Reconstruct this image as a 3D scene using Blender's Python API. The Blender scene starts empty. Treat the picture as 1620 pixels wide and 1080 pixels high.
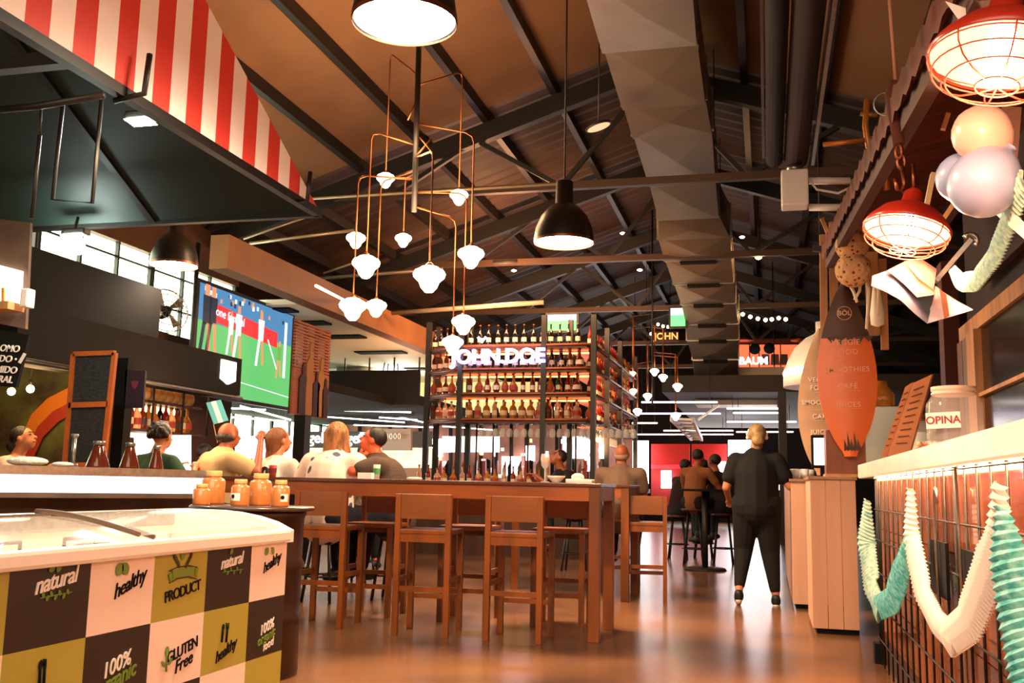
import bpy, bmesh, math, random
from mathutils import Vector, Matrix, Euler
random.seed(7)
SC = bpy.context.scene
COL = SC.collection
PI = math.pi
V = Vector

# ------------------------------------------------------------------ camera
CAM_H = 1.05
F = 1577.0
cam_d = bpy.data.cameras.new('camera'); cam = bpy.data.objects.new('camera', cam_d); COL.objects.link(cam)
cam_d.sensor_width = 36; cam_d.lens = 36 * F / 1620
cam_d.clip_start = .05; cam_d.clip_end = 200
ROT = Matrix.Rotation(math.radians(14.4), 3, 'Z') @ Matrix.Rotation(math.radians(90 + 8.2), 3, 'X') @ Matrix.Rotation(math.radians(1.17), 3, 'Z')
cam.matrix_world = Matrix.Translation((0, 0, CAM_H)) @ ROT.to_4x4()
cam_d.dof.use_dof = False
SC.camera = cam

# ------------------------------------------------------------------ colour management, world, big lights
SC.view_settings.view_transform = 'Standard'; SC.view_settings.look = 'None'
SC.view_settings.gamma = 1; SC.view_settings.use_curve_mapping = False
SC.view_settings.exposure = 1.0
W = bpy.data.worlds.new('world'); SC.world = W; W.use_nodes = True
W.node_tree.nodes['Background'].inputs[0].default_value = (1.0, .74, .52, 1)
W.node_tree.nodes['Background'].inputs[1].default_value = .2

def lamp(kind, loc, power, col=(1, .72, .45), size=.3, rot=None, sy=None, name='light', spot=None):
    d = bpy.data.lights.new(name, kind); d.energy = power; d.color = col
    if kind == 'AREA':
        d.size = size
        if sy: d.shape = 'RECTANGLE'; d.size_y = sy
    elif kind != 'SUN': d.shadow_soft_size = size
    if kind == 'SPOT': d.spot_size = spot or 2; d.spot_blend = .6
    o = bpy.data.objects.new(name, d); COL.objects.link(o); o.location = loc
    if rot: o.rotation_euler = rot
    return o
# warm fill added behind the camera; daylight from left clerestory and far doors
lamp('AREA', (-1.2, -.9, 3.6), 120, (1, .74, .52), 5, (math.radians(48), 0, 0), 2.2, 'front_opening_daylight')
lamp('AREA', (-2.0, 33.2, 2.2), 150, (1, .9, .85), 9, (math.radians(-90), 0, 0), 2.4, 'far_door_daylight')
lamp('AREA', (-11.9, 17, 2.95), 330, (.98, 1, .88), 7, (0, math.radians(-108), 0), 2, 'clerestory_daylight')

# ------------------------------------------------------------------ pixel -> world
def ray(px, py): return ROT @ V(((px - 810) / F, (540 - py) / F, -1))
def at(px, py, Y): d = ray(px, py); return V((0, 0, CAM_H)) + d * (Y / d.y)
def onx(px, py, X): d = ray(px, py); return V((0, 0, CAM_H)) + d * (X / d.x)
def onz(px, py, Z): d = ray(px, py); return V((0, 0, CAM_H)) + d * ((Z - CAM_H) / d.z)

# ------------------------------------------------------------------ materials
def hx(s):
    s = s.lstrip('#'); s = s if len(s) == 6 else ''.join(q * 2 for q in s); c = [int(s[i:i + 2], 16) / 255 for i in (0, 2, 4)]
    return tuple(v / 12.92 if v <= .04045 else ((v + .055) / 1.055) ** 2.4 for v in c) + (1,)
_m = {}
def mat(name, col, rough=.5, metal=0, es=0, ecol=None, trans=0, var=0, sc=6, bump=0, stretch=None, alpha=1, kind='noise', col2=None, coat=0):
    if name in _m: return _m[name]
    m = bpy.data.materials.new(name); m.use_nodes = True; nt = m.node_tree; b = nt.nodes['Principled BSDF']
    c = hx(col) if isinstance(col, str) else tuple(col) + (1,)
    b.inputs['Base Color'].default_value = c; b.inputs['Roughness'].default_value = rough; b.inputs['Metallic'].default_value = metal
    if es:
        b.inputs['Emission Color'].default_value = hx(ecol) if ecol else c; b.inputs['Emission Strength'].default_value = es
    if trans: b.inputs['Transmission Weight'].default_value = trans; b.inputs['IOR'].default_value = 1.3
    if alpha < 1: b.inputs['Alpha'].default_value = alpha
    if coat: b.inputs['Coat Weight'].default_value = coat
    if var or bump or col2:
        tc = nt.nodes.new('ShaderNodeTexCoord'); mp = nt.nodes.new('ShaderNodeMapping')
        nt.links.new(tc.outputs['Object'], mp.inputs[0])
        if stretch: mp.inputs['Scale'].default_value = stretch
        if kind == 'voronoi':
            n = nt.nodes.new('ShaderNodeTexVoronoi'); n.inputs['Scale'].default_value = sc; out = n.outputs['Distance']
        elif kind == 'brick':
            n = nt.nodes.new('ShaderNodeTexBrick'); n.inputs['Scale'].default_value = sc; out = n.outputs['Fac']
        else:
            n = nt.nodes.new('ShaderNodeTexNoise'); n.inputs['Scale'].default_value = sc; n.inputs['Detail'].default_value = 5; out = n.outputs['Fac']
        nt.links.new(mp.outputs[0], n.inputs['Vector'])
        if var or col2:
            r = nt.nodes.new('ShaderNodeValToRGB')
            c2 = hx(col2) if col2 else tuple(v * (1 - var) for v in c[:3]) + (1,)
            r.color_ramp.elements[0].color = c2; r.color_ramp.elements[1].color = c
            r.color_ramp.elements[0].position = .36; r.color_ramp.elements[1].position = .62
            if kind == 'voronoi': r.color_ramp.elements[0].position = .26; r.color_ramp.elements[1].position = .34
            nt.links.new(out, r.inputs[0]); nt.links.new(r.outputs[0], b.inputs['Base Color'])
        if bump:
            bp = nt.nodes.new('ShaderNodeBump'); bp.inputs['Strength'].default_value = bump; bp.inputs['Distance'].default_value = .02
            nt.links.new(out, bp.inputs['Height']); nt.links.new(bp.outputs[0], b.inputs['Normal'])
    if rough >= .8: b.inputs['Specular IOR Level'].default_value = .25
    _m[name] = m; return m

def stripes(name, ca, cb, axis=1, period=.5, rough=.5, duty=.5, emit=0):
    m = bpy.data.materials.new(name); m.use_nodes = True; nt = m.node_tree; b = nt.nodes['Principled BSDF']
    g = nt.nodes.new('ShaderNodeNewGeometry'); s = nt.nodes.new('ShaderNodeSeparateXYZ'); nt.links.new(g.outputs['Position'], s.inputs[0])
    d = nt.nodes.new('ShaderNodeMath'); d.operation = 'DIVIDE'; d.inputs[1].default_value = period; nt.links.new(s.outputs[axis], d.inputs[0])
    f = nt.nodes.new('ShaderNodeMath'); f.operation = 'FRACT'; nt.links.new(d.outputs[0], f.inputs[0])
    l = nt.nodes.new('ShaderNodeMath'); l.operation = 'LESS_THAN'; l.inputs[1].default_value = duty; nt.links.new(f.outputs[0], l.inputs[0])
    mx = nt.nodes.new('ShaderNodeMix'); mx.data_type = 'RGBA'; nt.links.new(l.outputs[0], mx.inputs[0])
    mx.inputs[6].default_value = hx(ca); mx.inputs[7].default_value = hx(cb); nt.links.new(mx.outputs[2], b.inputs['Base Color'])
    b.inputs['Roughness'].default_value = rough; _m[name] = m; return m

black = mat('black_steel', '#130d0a', .5)
blackm = mat('matte_black_paint', '#0b0908', .85)
steel = mat('galvanised_steel', '#7c756c', .38, .85, var=.3, sc=5)
brushed = mat('brushed_steel', '#a09a90', .3, .9, var=.25, sc=3, stretch=(1, 12, 12))
copper = mat('copper_pipe', '#8a4c2c', .35, .9)
wood = mat('stained_wood', '#84430f', .36, var=.5, sc=7, stretch=(1, 1, .18), bump=.05)
woodx = mat('stained_wood_apron', '#964a12', .36, var=.5, sc=7, stretch=(.18, 1, 1), bump=.05)
darkwood = mat('dark_wood', '#4a2410', .45, var=.4, sc=7, stretch=(1, 1, .2))
shelfwood = mat('shelf_wood', '#6e3519', .45, var=.4, sc=7, stretch=(.2, 1, 1))
palewood = mat('pale_timber', '#d99a62', .55, var=.3, sc=9, stretch=(1, 1, .12), bump=.06)
whitewood = mat('whitewashed_planks', '#e0a888', .55, var=.16, sc=5, stretch=(1, 1, .12), bump=.05)
white = mat('white_plastic', '#f2ebe4', .35)
whitem = mat('white_enamel', '#e8e0d6', .3)
redenamel = mat('red_enamel', '#b02a18', .3)
paper = mat('paper', '#f5efe6', .8)
glass = mat('clear_glass', '#ffffff', .03, trans=1)
thing_glass = mat('thin_glass', '#f4f2ee', .05, alpha=.5)
bulbm = mat('lit_bulb', '#fff0d8', .5, es=18, ecol='#ffd9a8')
globem = mat('lit_opal_globe', '#fff4e0', .4, es=6, ecol='#ffe3b4')
discm = mat('lit_lamp_disc', '#ffffff', .5, es=22, ecol='#fff0e0')
tubem = mat('lit_tube', '#ffffff', .5, es=4, ecol='#fff0e8')
skin = mat('skin', '#c07850', .5, var=.12, sc=20)
skin2 = mat('skin_tanned', '#9d5334', .5, var=.12, sc=20)

# ------------------------------------------------------------------ mesh builder
class MB:
    def __init__(s): s.v = []; s.f = []; s.mi = []; s.sm = []
    def add(s, vs, fs, mi=0, smooth=False, M=None):
        n = len(s.v)
        s.v += [tuple(M @ V(p)) if M else tuple(p) for p in vs]
        s.f += [[i + n for i in f] for f in fs]; s.mi += [mi] * len(fs); s.sm += [smooth] * len(fs)
        return s
    def box(s, a, b, mi=0, M=None, bev=0):
        x0, y0, z0 = [min(a[i], b[i]) for i in range(3)]; x1, y1, z1 = [max(a[i], b[i]) for i in range(3)]
        if bev:
            bm = bmesh.new(); bmesh.ops.create_cube(bm, size=1)
            for v in bm.verts: v.co = V((x0 + (v.co.x + .5) * (x1 - x0), y0 + (v.co.y + .5) * (y1 - y0), z0 + (v.co.z + .5) * (z1 - z0)))
            bmesh.ops.bevel(bm, geom=bm.edges[:], offset=bev, segments=2, affect='EDGES', profile=.6)
            bm.verts.index_update(); s.add([v.co[:] for v in bm.verts], [[v.index for v in f.verts] for f in bm.faces], mi, False, M); bm.free(); return s
        vs = [(x0, y0, z0), (x1, y0, z0), (x1, y1, z0), (x0, y1, z0), (x0, y0, z1), (x1, y0, z1), (x1, y1, z1), (x0, y1, z1)]
        return s.add(vs, [(0, 3, 2, 1), (4, 5, 6, 7), (0, 1, 5, 4), (1, 2, 6, 5), (2, 3, 7, 6), (3, 0, 4, 7)], mi, False, M)
    def slab(s, p, n, mi=0):            # polygon p (world points) thickened by vector n
        k = len(p); n = V(n); vs = [tuple(V(q)) for q in p] + [tuple(V(q) + n) for q in p]
        fs = [list(range(k))[::-1], list(range(k, 2 * k))] + [[i, (i + 1) % k, k + (i + 1) % k, k + i] for i in range(k)]
        return s.add(vs, fs, mi)
    def bar(s, a, b, w, h=None, mi=0, up=(0, 0, 1)):
        a, b = V(a), V(b); d = (b - a).normalized(); u = V(up)
        if abs(d.dot(u)) > .98: u = V((0, 1, 0))
        x = d.cross(u).normalized() * w / 2; y = x.cross(d).normalized() * (h or w) / 2
        vs = [p + i * x + j * y for p in (a, b) for i, j in ((-1, -1), (1, -1), (1, 1), (-1, 1))]
        return s.add(vs, [(0, 1, 2, 3), (7, 6, 5, 4), (0, 4, 5, 1), (1, 5, 6, 2), (2, 6, 7, 3), (3, 7, 4, 0)], mi)
    def tube(s, pts, r, n=8, mi=0, cyc=False):
        pts = [V(p) for p in pts]; k = len(pts); rs = r if isinstance(r, (list, tuple)) else [r] * k
        vs = []; pu = None
        for i, p in enumerate(pts):
            a = pts[(i - 1) % k] if (i or cyc) else pts[0]; b = pts[(i + 1) % k] if (i < k - 1 or cyc) else pts[-1]
            d = (b - a).normalized()
            u = pu if pu is not None else (V((0, 0, 1)) if abs(d.z) < .9 else V((1, 0, 0)))
            x = d.cross(u)
            if x.length < 1e-4: x = d.cross(V((0, 1, .1)))
            x.normalize(); y = x.cross(d).normalized(); pu = y
            for j in range(n): t = 2 * PI * j / n; vs.append(p + (x * math.cos(t) + y * math.sin(t)) * rs[i])
        fs = [[i * n + j, i * n + (j + 1) % n, ((i + 1) % k) * n + (j + 1) % n, ((i + 1) % k) * n + j] for i in range(k if cyc else k - 1) for j in range(n)]
        if not cyc: fs += [list(range(n))[::-1], [(k - 1) * n + j for j in range(n)]]
        return s.add(vs, fs, mi, True)
    def lathe(s, prof, loc=(0, 0, 0), n=20, mi=0, M=None, caps=True):
        L = V(loc); vs = []
        for r, z in prof:
            for j in range(n): t = 2 * PI * j / n; vs.append(L + V((r * math.cos(t), r * math.sin(t), z)))
        k = len(prof)
        fs = [[i * n + j, i * n + (j + 1) % n, (i + 1) * n + (j + 1) % n, (i + 1) * n + j] for i in range(k - 1) for j in range(n)]
        s.add(vs, fs, mi, True, M)
        if caps:
            o = len(s.v) - len(vs)
            for row, rev in ((0, True), (k - 1, False)):
                if prof[row][0] > 1e-4:
                    f = [o + row * n + j for j in range(n)]; s.f.append(f[::-1] if rev else f); s.mi.append(mi); s.sm.append(False)
        return s
    def ball(s, c, r, mi=0, n=14, m=9, M=None):
        r = (r, r, r) if not isinstance(r, (tuple, list)) else r
        vs = [(c[0] + r[0] * math.sin(PI * i / m) * math.cos(2 * PI * j / n), c[1] + r[1] * math.sin(PI * i / m) * math.sin(2 * PI * j / n), c[2] - r[2] * math.cos(PI * i / m)) for i in range(1, m) for j in range(n)]
        b = len(vs); vs += [(c[0], c[1], c[2] - r[2]), (c[0], c[1], c[2] + r[2])]
        fs = [[i * n + j, i * n + (j + 1) % n, (i + 1) * n + (j + 1) % n, (i + 1) * n + j] for i in range(m - 2) for j in range(n)]
        fs += [[b, (j + 1) % n, j] for j in range(n)] + [[b + 1, (m - 2) * n + j, (m - 2) * n + (j + 1) % n] for j in range(n)]
        return s.add(vs, fs, mi, True, M)
    def cap(s, a, ra, b, rb, n=12):     # tapered capsule
        a, b = V(a), V(b); d = b - a; L = d.length or 1e-3
        q = V((0, 0, 1)).rotation_difference(d.normalized()).to_matrix().to_4x4(); M = Matrix.Translation(a) @ q
        pr = [(ra * math.sin(t), -ra * math.cos(t)) for t in (.02, .4, .8, 1.2)] + [(ra, 0)] + [(rb, L)] + [(rb * math.cos(t), L + rb * math.sin(t)) for t in (.4, .8, 1.2, 1.55)]
        return s.lathe(pr, n=n, M=M)
    def grid(s, rows, mi=0, smooth=True):
        k = len(rows[0]); vs = [p for r in rows for p in r]
        return s.add(vs, [[i * k + j, i * k + j + 1, (i + 1) * k + j + 1, (i + 1) * k + j] for i in range(len(rows) - 1) for j in range(k - 1)], mi, smooth)
    def text(s, txt, M, size, ext=.004, mi=0, shear=0, bold=0, space=1):
        t = text_geo(txt, shear, bold, space); v, f = t
        return s.add([(p[0] * size, p[1] * size, p[2] * ext) for p in v], f, mi, False, M)
    def build(s, name, m, parent=None, local=False, loc=None):
        me = bpy.data.meshes.new(name); vs = [V(p) for p in s.v]
        if parent is None and loc is None and not local:
            xs = [p.x for p in vs]; ys = [p.y for p in vs]; zs = [p.z for p in vs]
            loc = V(((min(xs) + max(xs)) / 2, (min(ys) + max(ys)) / 2, min(zs)))
        if parent is not None and not local:
            mi = world_m(parent).inverted(); vs = [mi @ p for p in vs]
        elif loc is not None: vs = [p - V(loc) for p in vs]
        me.from_pydata([p[:] for p in vs], [], s.f)
        for x in (m if isinstance(m, (list, tuple)) else [m]): me.materials.append(x)
        me.polygons.foreach_set('material_index', s.mi); me.polygons.foreach_set('use_smooth', s.sm)
        me.update()
        o = bpy.data.objects.new(name, me); COL.objects.link(o)
        if parent is not None: o.parent = parent
        elif loc is not None: o.location = loc
        return o
def world_m(o):
    m = Matrix.LocRotScale(o.location, o.rotation_euler, o.scale)
    return world_m(o.parent) @ m if o.parent else m
_tg = {}
def text_geo(txt, shear, bold, space):
    key = (txt, shear, bold, space)
    if key in _tg: return _tg[key]
    c = bpy.data.curves.new('t', 'FONT'); c.body = txt; c.size = 1; c.shear = shear; c.offset = bold; c.space_character = space
    c.align_x = 'CENTER'; c.align_y = 'CENTER'; c.extrude = .5; c.resolution_u = 4
    o = bpy.data.objects.new('t', c); COL.objects.link(o); dg = bpy.context.evaluated_depsgraph_get()
    me = bpy.data.meshes.new_from_object(o.evaluated_get(dg))
    r = ([v.co[:] for v in me.vertices], [list(p.vertices) for p in me.polygons])
    bpy.data.objects.remove(o); bpy.data.meshes.remove(me); bpy.data.curves.remove(c)
    _tg[key] = r; return r
def tag(o, label, cat, group=None, kind=None):
    o['label'] = label; o['category'] = cat
    if group: o['group'] = group
    if kind: o['kind'] = kind
    return o
def thing(name, label, cat, loc=(0, 0, 0), rz=0, group=None):
    o = bpy.data.objects.new(name, None); COL.objects.link(o); o.location = loc; o.rotation_euler = (0, 0, rz); o.empty_display_size = .1
    return tag(o, label, cat, group)
def struct(name, mb, m, label=None):
    o = mb.build(name, m); o['kind'] = 'structure'
    if label: o['label'] = label
    return o
def dup(r, loc=None, rz=None, label=None, group=None, sc=None, parent=None):
    c = r.copy(); COL.objects.link(c)
    if parent: c.parent = parent
    if loc is not None: c.location = loc
    if rz is not None: c.rotation_euler = (0, 0, rz)
    if sc is not None: c.scale = (sc, sc, sc)
    if label: c['label'] = label
    if group: c['group'] = group
    for ch in r.children: dup(ch, parent=c)
    return c
def faceM(o, xdir, up=(0, 0, 1)):       # matrix putting text (x right, y up) at o
    x = V(xdir).normalized(); y = V(up).normalized(); z = x.cross(y).normalized(); y = z.cross(x)
    M = Matrix((x, y, z)).transposed().to_4x4(); M.translation = V(o); return M
def solid(mb, voxel=.012, smooth=4):    # fuse overlapping closed shapes into one continuous surface
    me = bpy.data.meshes.new('s'); me.from_pydata(mb.v, [], mb.f); o = bpy.data.objects.new('s', me); COL.objects.link(o)
    r = o.modifiers.new('r', 'REMESH'); r.mode = 'VOXEL'; r.voxel_size = voxel
    if smooth: q = o.modifiers.new('q', 'SMOOTH'); q.iterations = smooth; q.factor = .5
    dg = bpy.context.evaluated_depsgraph_get(); e = bpy.data.meshes.new_from_object(o.evaluated_get(dg))
    out = MB(); out.add([v.co[:] for v in e.vertices], [list(p.vertices) for p in e.polygons], 0, True)
    bpy.data.objects.remove(o); bpy.data.meshes.remove(me); bpy.data.meshes.remove(e); return out

# ================================================================== SETTING
floorm = mat('polished_concrete', '#865a3a', .24, var=.35, sc=.9, col2='#4e3424', bump=.03)
darkw = mat('dark_wall', '#1c1512', .8)
ceilp = mat('ceiling_board', '#7a563c', .8, var=.12, sc=2)  # lamplight on the near bay is put into this lighter board colour
ceild = mat('dark_corrugated_metal', '#38200f', .65, 0, var=.35, sc=2)  # shade of the bays beyond is put into this darker metal colour
XL, XR, YB, YF = -12.8, 5.0, -3.0, 33.5
RX, RZ, SL = -1.56, 6.82, .335
def roofz(x): return RZ - SL * abs(x - RX)
struct('floor', MB().box((XL, YB, -.15), (XR, YF, 0)), floorm)
struct('wall_back', MB().box((XL, YF, 0), (XR, YF + .2, RZ)), darkw)
struct('wall_right', MB().box((XR, YB, 0), (XR + .2, YF, 5)), darkw)
# left wall with the clerestory opening
wl = MB(); wx = -12.6
wl.box((wx - .2, YB, 0), (wx, YF, 2.0)).box((wx - .2, YB, 4.25), (wx, YF, 5)).box((wx - .2, YB, 2), (wx, 6, 4.25)).box((wx - .2, 30, 2), (wx, YF, 4.25))
struct('wall_left', wl, darkw)
pane = mat('daylight_pane', '#eef7cf', .3, es=4.6, ecol='#eefcd6')
for k in range(8):
    y0 = 6 + k * 3; w = MB().box((wx - .13, y0 + .06, 2.05), (wx - .1, y0 + 2.94, 4.2)); o = struct('window_%d' % (k + 1), w, pane)
    fr = MB()
    for j in range(4): fr.box((wx - .1, y0 + .0 + j * .98, 2.0), (wx - .04, y0 + .06 + j * .98, 4.25))
    for z in (2.0, 2.65, 3.3, 3.95, 4.2): fr.box((wx - .1, y0, z), (wx - .05, y0 + 3, z + .04))
    fr.build('window_frame', black, o)
TY = 12.5
NX = -7.75; nw = MB().box((NX - .12, 7.0, 0), (NX, 13.4, 2.95)).box((NX - .12, 7.0, 3.95), (NX, 13.4, 4.6)); struct('wall_stall_left', nw, mat('brown_boards', '#5a3418', .7, var=.3, sc=2))
for k in range(3):
    y0 = 7 + k * 2.13; o = struct('window_%d' % (40 + k), MB().box((NX - .1, y0 + .05, 2.97), (NX - .08, y0 + 2.1, 3.94)), pane); fr = MB()
    for j in range(4): fr.box((NX - .07, y0 + j * .69, 2.95), (NX - .02, y0 + .035 + j * .69, 3.95))
    for z in (2.95, 3.3, 3.75): fr.box((NX - .07, y0, z), (NX - .03, y0 + 2.13, z + .025))
    fr.build('window_frame', black, o)
def roofpart(name, y0, y1, m, corr):
    mb = MB()
    for sgn in (-1, 1):
        xe = XL if sgn < 0 else XR + .2
        n = 1 if not corr else int((y1 - y0) / .16)
        top = []; bot = []
        for i in range(n + 1):
            y = y0 + (y1 - y0) * i / n; dz = (.03 if i % 2 else 0) if corr else 0
            bot.append(y); a = (RX, y, RZ + dz); b = (xe, y, roofz(xe) + dz)
            top.append([a, b] if sgn < 0 else [b, a])
        mb.grid(top, smooth=False); mb.grid([[(p[0], p[1], p[2] + .12) for p in r] for r in top], smooth=False)
    return struct(name, mb, m)
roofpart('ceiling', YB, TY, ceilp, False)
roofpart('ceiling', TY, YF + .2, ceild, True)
ORD = ['right at', 'first', 'second', 'third', 'fourth', 'fifth', 'sixth', 'seventh', 'eighth']
for x in [-1.56 + d for d in (-7.6, -6.7, -5.8, -4.9, -3.9, -3.0, -2.1, -1.15, -.1, 1.35, 2.3, 3.2, 4.4)]:
    tag(MB().box((x - .045, YB, roofz(x) - .16), (x + .045, YF, roofz(x) - .003)).build('roof_purlin', black),
        'black steel purlin under the %s roof slope, %s from the ridge' % ('left' if x < RX else 'right', ORD[int(round(abs(x - RX) / 1.0))]), 'purlin', 'roof purlins')
def truss(y, nm, chord):
    t = thing('roof_truss', nm, 'truss', (RX, y, chord), group='roof trusses')
    xl, xr = wx, XR
    MB().bar((xl, y, roofz(xl) - .3), (RX, y, RZ - .3), .14, .24).bar((RX, y, RZ - .3), (xr, y, roofz(xr) - .3), .14, .24).build('rafter', black, t)
    MB().bar((xl, y, chord), (xr, y, chord), .1, .1).build('bottom_chord', mat('chord_steel', '#4a3527', .5, .4), t)
    k = 0; x = xl + .4; up = True
    while x < xr - 1.2:
        x2 = x + 1.2; a = (x, y, chord if up else roofz(x) - .35); b = (x2, y, roofz(x2) - .35 if up else chord)
        MB().bar(a, b, .06).build('web_brace', black, t); x = x2; up = not up
for i, (y, c) in enumerate(((TY + .1, 5.0), (16.5, 4.9), (20.5, 4.75), (24.5, 4.6), (28.5, 4.5))):
    truss(y, ['dark steel roof truss nearest the viewer, at the end of the pale boards', 'second dark roof truss, above the bottle bar', 'third dark roof truss, past the bottle bar front', 'fourth dark roof truss toward the far end', 'farthest dark roof truss near the back wall'][i], c)
# cable trays / pale conduits crossing the roof space
for (a, b, da, db, r, l) in (((395, 385), (560, 364), 12, 12.2, .022, 'pale conduit running level left of the chandelier'), ((385, 378), (500, 338), 12, 12.4, .015, 'thin conduit rising behind the awning corner'),
        ((508, 440), (700, 425), 15, 15, .03, 'pale conduit below the chandelier globes'), ((512, 432), (570, 412), 15, 15, .02, 'short slanted conduit above the mezzanine beam'),
        ((395, 320), (900, 290), 11.8, 11.8, .02, 'long pale conduit across the dark roof, level with the upper globes'), ((620, 495), (860, 478), 15.6, 15.6, .04, 'silvery pipe above the top row of bottles'),
        ((780, 415), (818, 413), 15, 15, .035, 'short pale strut end under the roof')):
    tag(MB().tube([at(*a, da), at(*b, db)], r, 8).build('conduit', mat('pale_conduit', '#b09a80', .4, .5)), l, 'conduit', 'roof conduits')

# ---- ventilation duct
wp = [(915, 1092, -45, 8.0), (953, 1102, 72, 9.9), (985, 1116, 165, 11.2), (1001, 1126, 212, 12.0), (1027, 1132, 290, 13.9), (1042, 1137, 345, 15.3), (1041, 1155, 376, 15.9), (1052, 1157, 411, 16.7), (1066, 1160, 448, 17.5), (1078, 1163, 480, 18.3),
      (1085, 1168, 512, 19.2), (1087, 1168, 537, 20.0), (1096, 1168, 568, 21.2), (1100, 1168, 603, 22.4)]
duct = thing('ventilation_duct', 'long galvanised square ventilation duct with cross-broken panels, hanging under the ridge', 'duct', at(1010, 250, 12.4))
metal = mat('duct_metal', '#8a7b6e', .42, .55, var=.15, sc=2)
for i in range(len(wp) - 1):
    (l0, r0, y0, d0), (l1, r1, y1, d1) = wp[i], wp[i + 1]
    A, B, C_, D = at(l0, y0, d0), at(r0, y0, d0), at(r1, y1, d1), at(l1, y1, d1)
    B.z = A.z; D.z = C_.z; h = V((0, 0, .55)); m = (A + B + C_ + D) / 4 + V((0, 0, -.04 if i < 6 else -.08))
    mb = MB(); mb.add([A, B, C_, D, m], [(1, 0, 4), (2, 1, 4), (3, 2, 4), (0, 3, 4)])
    for p, q in ((A, D), (C_, B)): mb.add([p, q, q + h, p + h, (p + q) / 2 + h / 2 + (V((-.04, 0, 0)) if p is A else V((.04, 0, 0)))], [(0, 1, 4), (1, 2, 4), (2, 3, 4), (3, 0, 4)])
    mb.add([A + h, B + h, C_ + h, D + h], [(0, 1, 2, 3)])
    o = mb.build('duct_section', metal, duct)
    fl = MB(); e = .035 if i != 3 else .07
    for p, q in ((A, B), (A, A + h), (B, B + h)): fl.bar(p + V((0, 0, -.02)), q + V((0, 0, -.02)), .05, e)
    fl.build('flange', brushed, duct)
    if i >= 7:
        c = (A + B) / 2 + V((0, .05, -.04)); wv = (B - A) * .27
        MB().bar(c - wv, c + wv, .16, .06).build('air_slot', blackm, duct)
for (px, py, d) in ((935, -20, 8.3), (1105, 80, 9.9), (1003, 200, 12), (1130, 200, 12), (1045, 335, 15.3), (1140, 335, 15.3)):
    p = at(px, py, d); MB().tube([p, (p.x, p.y, roofz(p.x) - .02)], .008, 6).build('hanger_rod', black, duct)
b = MB(); p0 = at(1100, 640, 22.6); p1 = at(1240, 580, 22.6)
b.box((p0.x, 22.6, p0.z), (p1.x, 23.5, p1.z)); b.build('end_box', metal, duct)
for x in (p0.x + .2, p1.x - .2): MB().tube([(x, 23, p1.z), (x, 23, roofz(x) - .02)], .015, 6).build('hanger_rod', black, duct)
# twin dark rollers with the aluminium rail at the upper right
rp = thing('roller_screen', 'pair of long dark fabric rollers with pale rail, hanging above the right counter', 'roller screen', at(1260, 270, 8.6))
z = at(1240, 270, 8.6).z
for cx, r, m in ((.10, .07, blackm), (.28, .1, mat('dark_brown_fabric', '#2a1a14', .8))):
    MB().tube([(cx, 1.5, z + .1), (cx, 8.6, z + .1)], r, 16).build('roller', m, rp)
MB().box((.0, 1.5, z + .12), (.02, 8.6, z + .3)).build('side_board', darkwood, rp)
MB().box((.40, 1.5, z + .0), (.425, 8.5, z + .05)).build('rail', brushed, rp)
q = at(1257, 298, 8.5); jb = thing('junction_box', 'cream box hanging at the far end of the dark rollers', 'box', (q.x, q.y, q.z - .18))
MB().box((q.x - .11, q.y - .1, q.z - .17), (q.x + .11, q.y + .1, q.z + .14), bev=.015).build('box_body', whitem, jb)
MB().tube([(q.x, q.y, q.z + .14), (q.x, q.y, q.z + .2)], .07, 14).build('collar', brushed, jb)
MB().tube([q + V((.1, 0, .1)), q + V((.18, 0, -.02)), q + V((.35, 0, -.06)), q + V((.6, 0, .05))], .01, 6).build('cable', white, jb)
for py, l in ((286, 'upper white pipe stub right of the cream box'), (328, 'lower white pipe stub right of the cream box')):
    a, c = at(1280, py, 8.6), at(1345, py, 8.6); tag(MB().tube([a, c], .03, 10).build('pipe', white), l, 'pipe')

# ---- left structures: mezzanine, beam, soffit
beamm = mat('brown_beam', '#8a5a34', .6, var=.15, sc=2)
tag(MB().box((-6.55, 10.6, 3.58), (-6.3, 18.6, 4.0)).build('mezzanine_beam', beamm), 'long brown beam edging the pale mezzanine ceiling on the left', 'beam')
sof = MB().box((-12.6, 13.2, 3.62), (-6.55, 27, 3.7)); struct('trim_1', sof, mat('cream_soffit', '#efe6cc', .7), 'cream ceiling over the mezzanine')
for y in (13.4, 14.6, 16.1, 18.2, 21): tag(MB().box((-7.9, y, 3.59), (-6.9, y + .35, 3.62)).build('slot_diffuser', blackm), 'black slot diffuser in the cream mezzanine ceiling, %s' % {13.4: 'nearest', 14.6: 'second from the front', 16.1: 'middle one', 18.2: 'fourth from the front', 21: 'farthest'}[y], 'diffuser', 'slot diffusers')
for a, c, l in (((372, 395), (478, 446), 'long lit tube along the brown beam, behind the awning'), ((500, 452), (545, 475), 'short lit tube on the brown beam beside the globes')):
    tag(MB().tube([at(*a, 11.5), at(*c, 13.8)], .022, 8).build('fluorescent_tube', mat('dim_tube', '#fff', .4, es=1.2, ecol='#ffeedd')), l, 'tube light')
mz = thing('mezzanine_balcony', 'black mezzanine balcony with thin black railing left of the bottle bar', 'balcony', (-7.5, 19.2, 2.7))
a, c = at(520, 640, 19.2), at(662, 585, 19.2)
MB().box((-9, 19.2, a.z), (c.x, 19.35, c.z)).build('fascia', blackm, mz)
MB().box((-12.6, 19.35, a.z), (c.x, 26, a.z + .2)).build('deck', blackm, mz)
MB().box((-12.6, 13.0, 2.62), (-7.45, 19.2, 2.78)).build('lower_deck', blackm, mz)
DECKZ = a.z; r = MB(); zt = at(560, 545, 19.2).z; r.tube([(-9, 19.25, zt), (c.x, 19.25, zt)], .025, 6)
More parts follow.
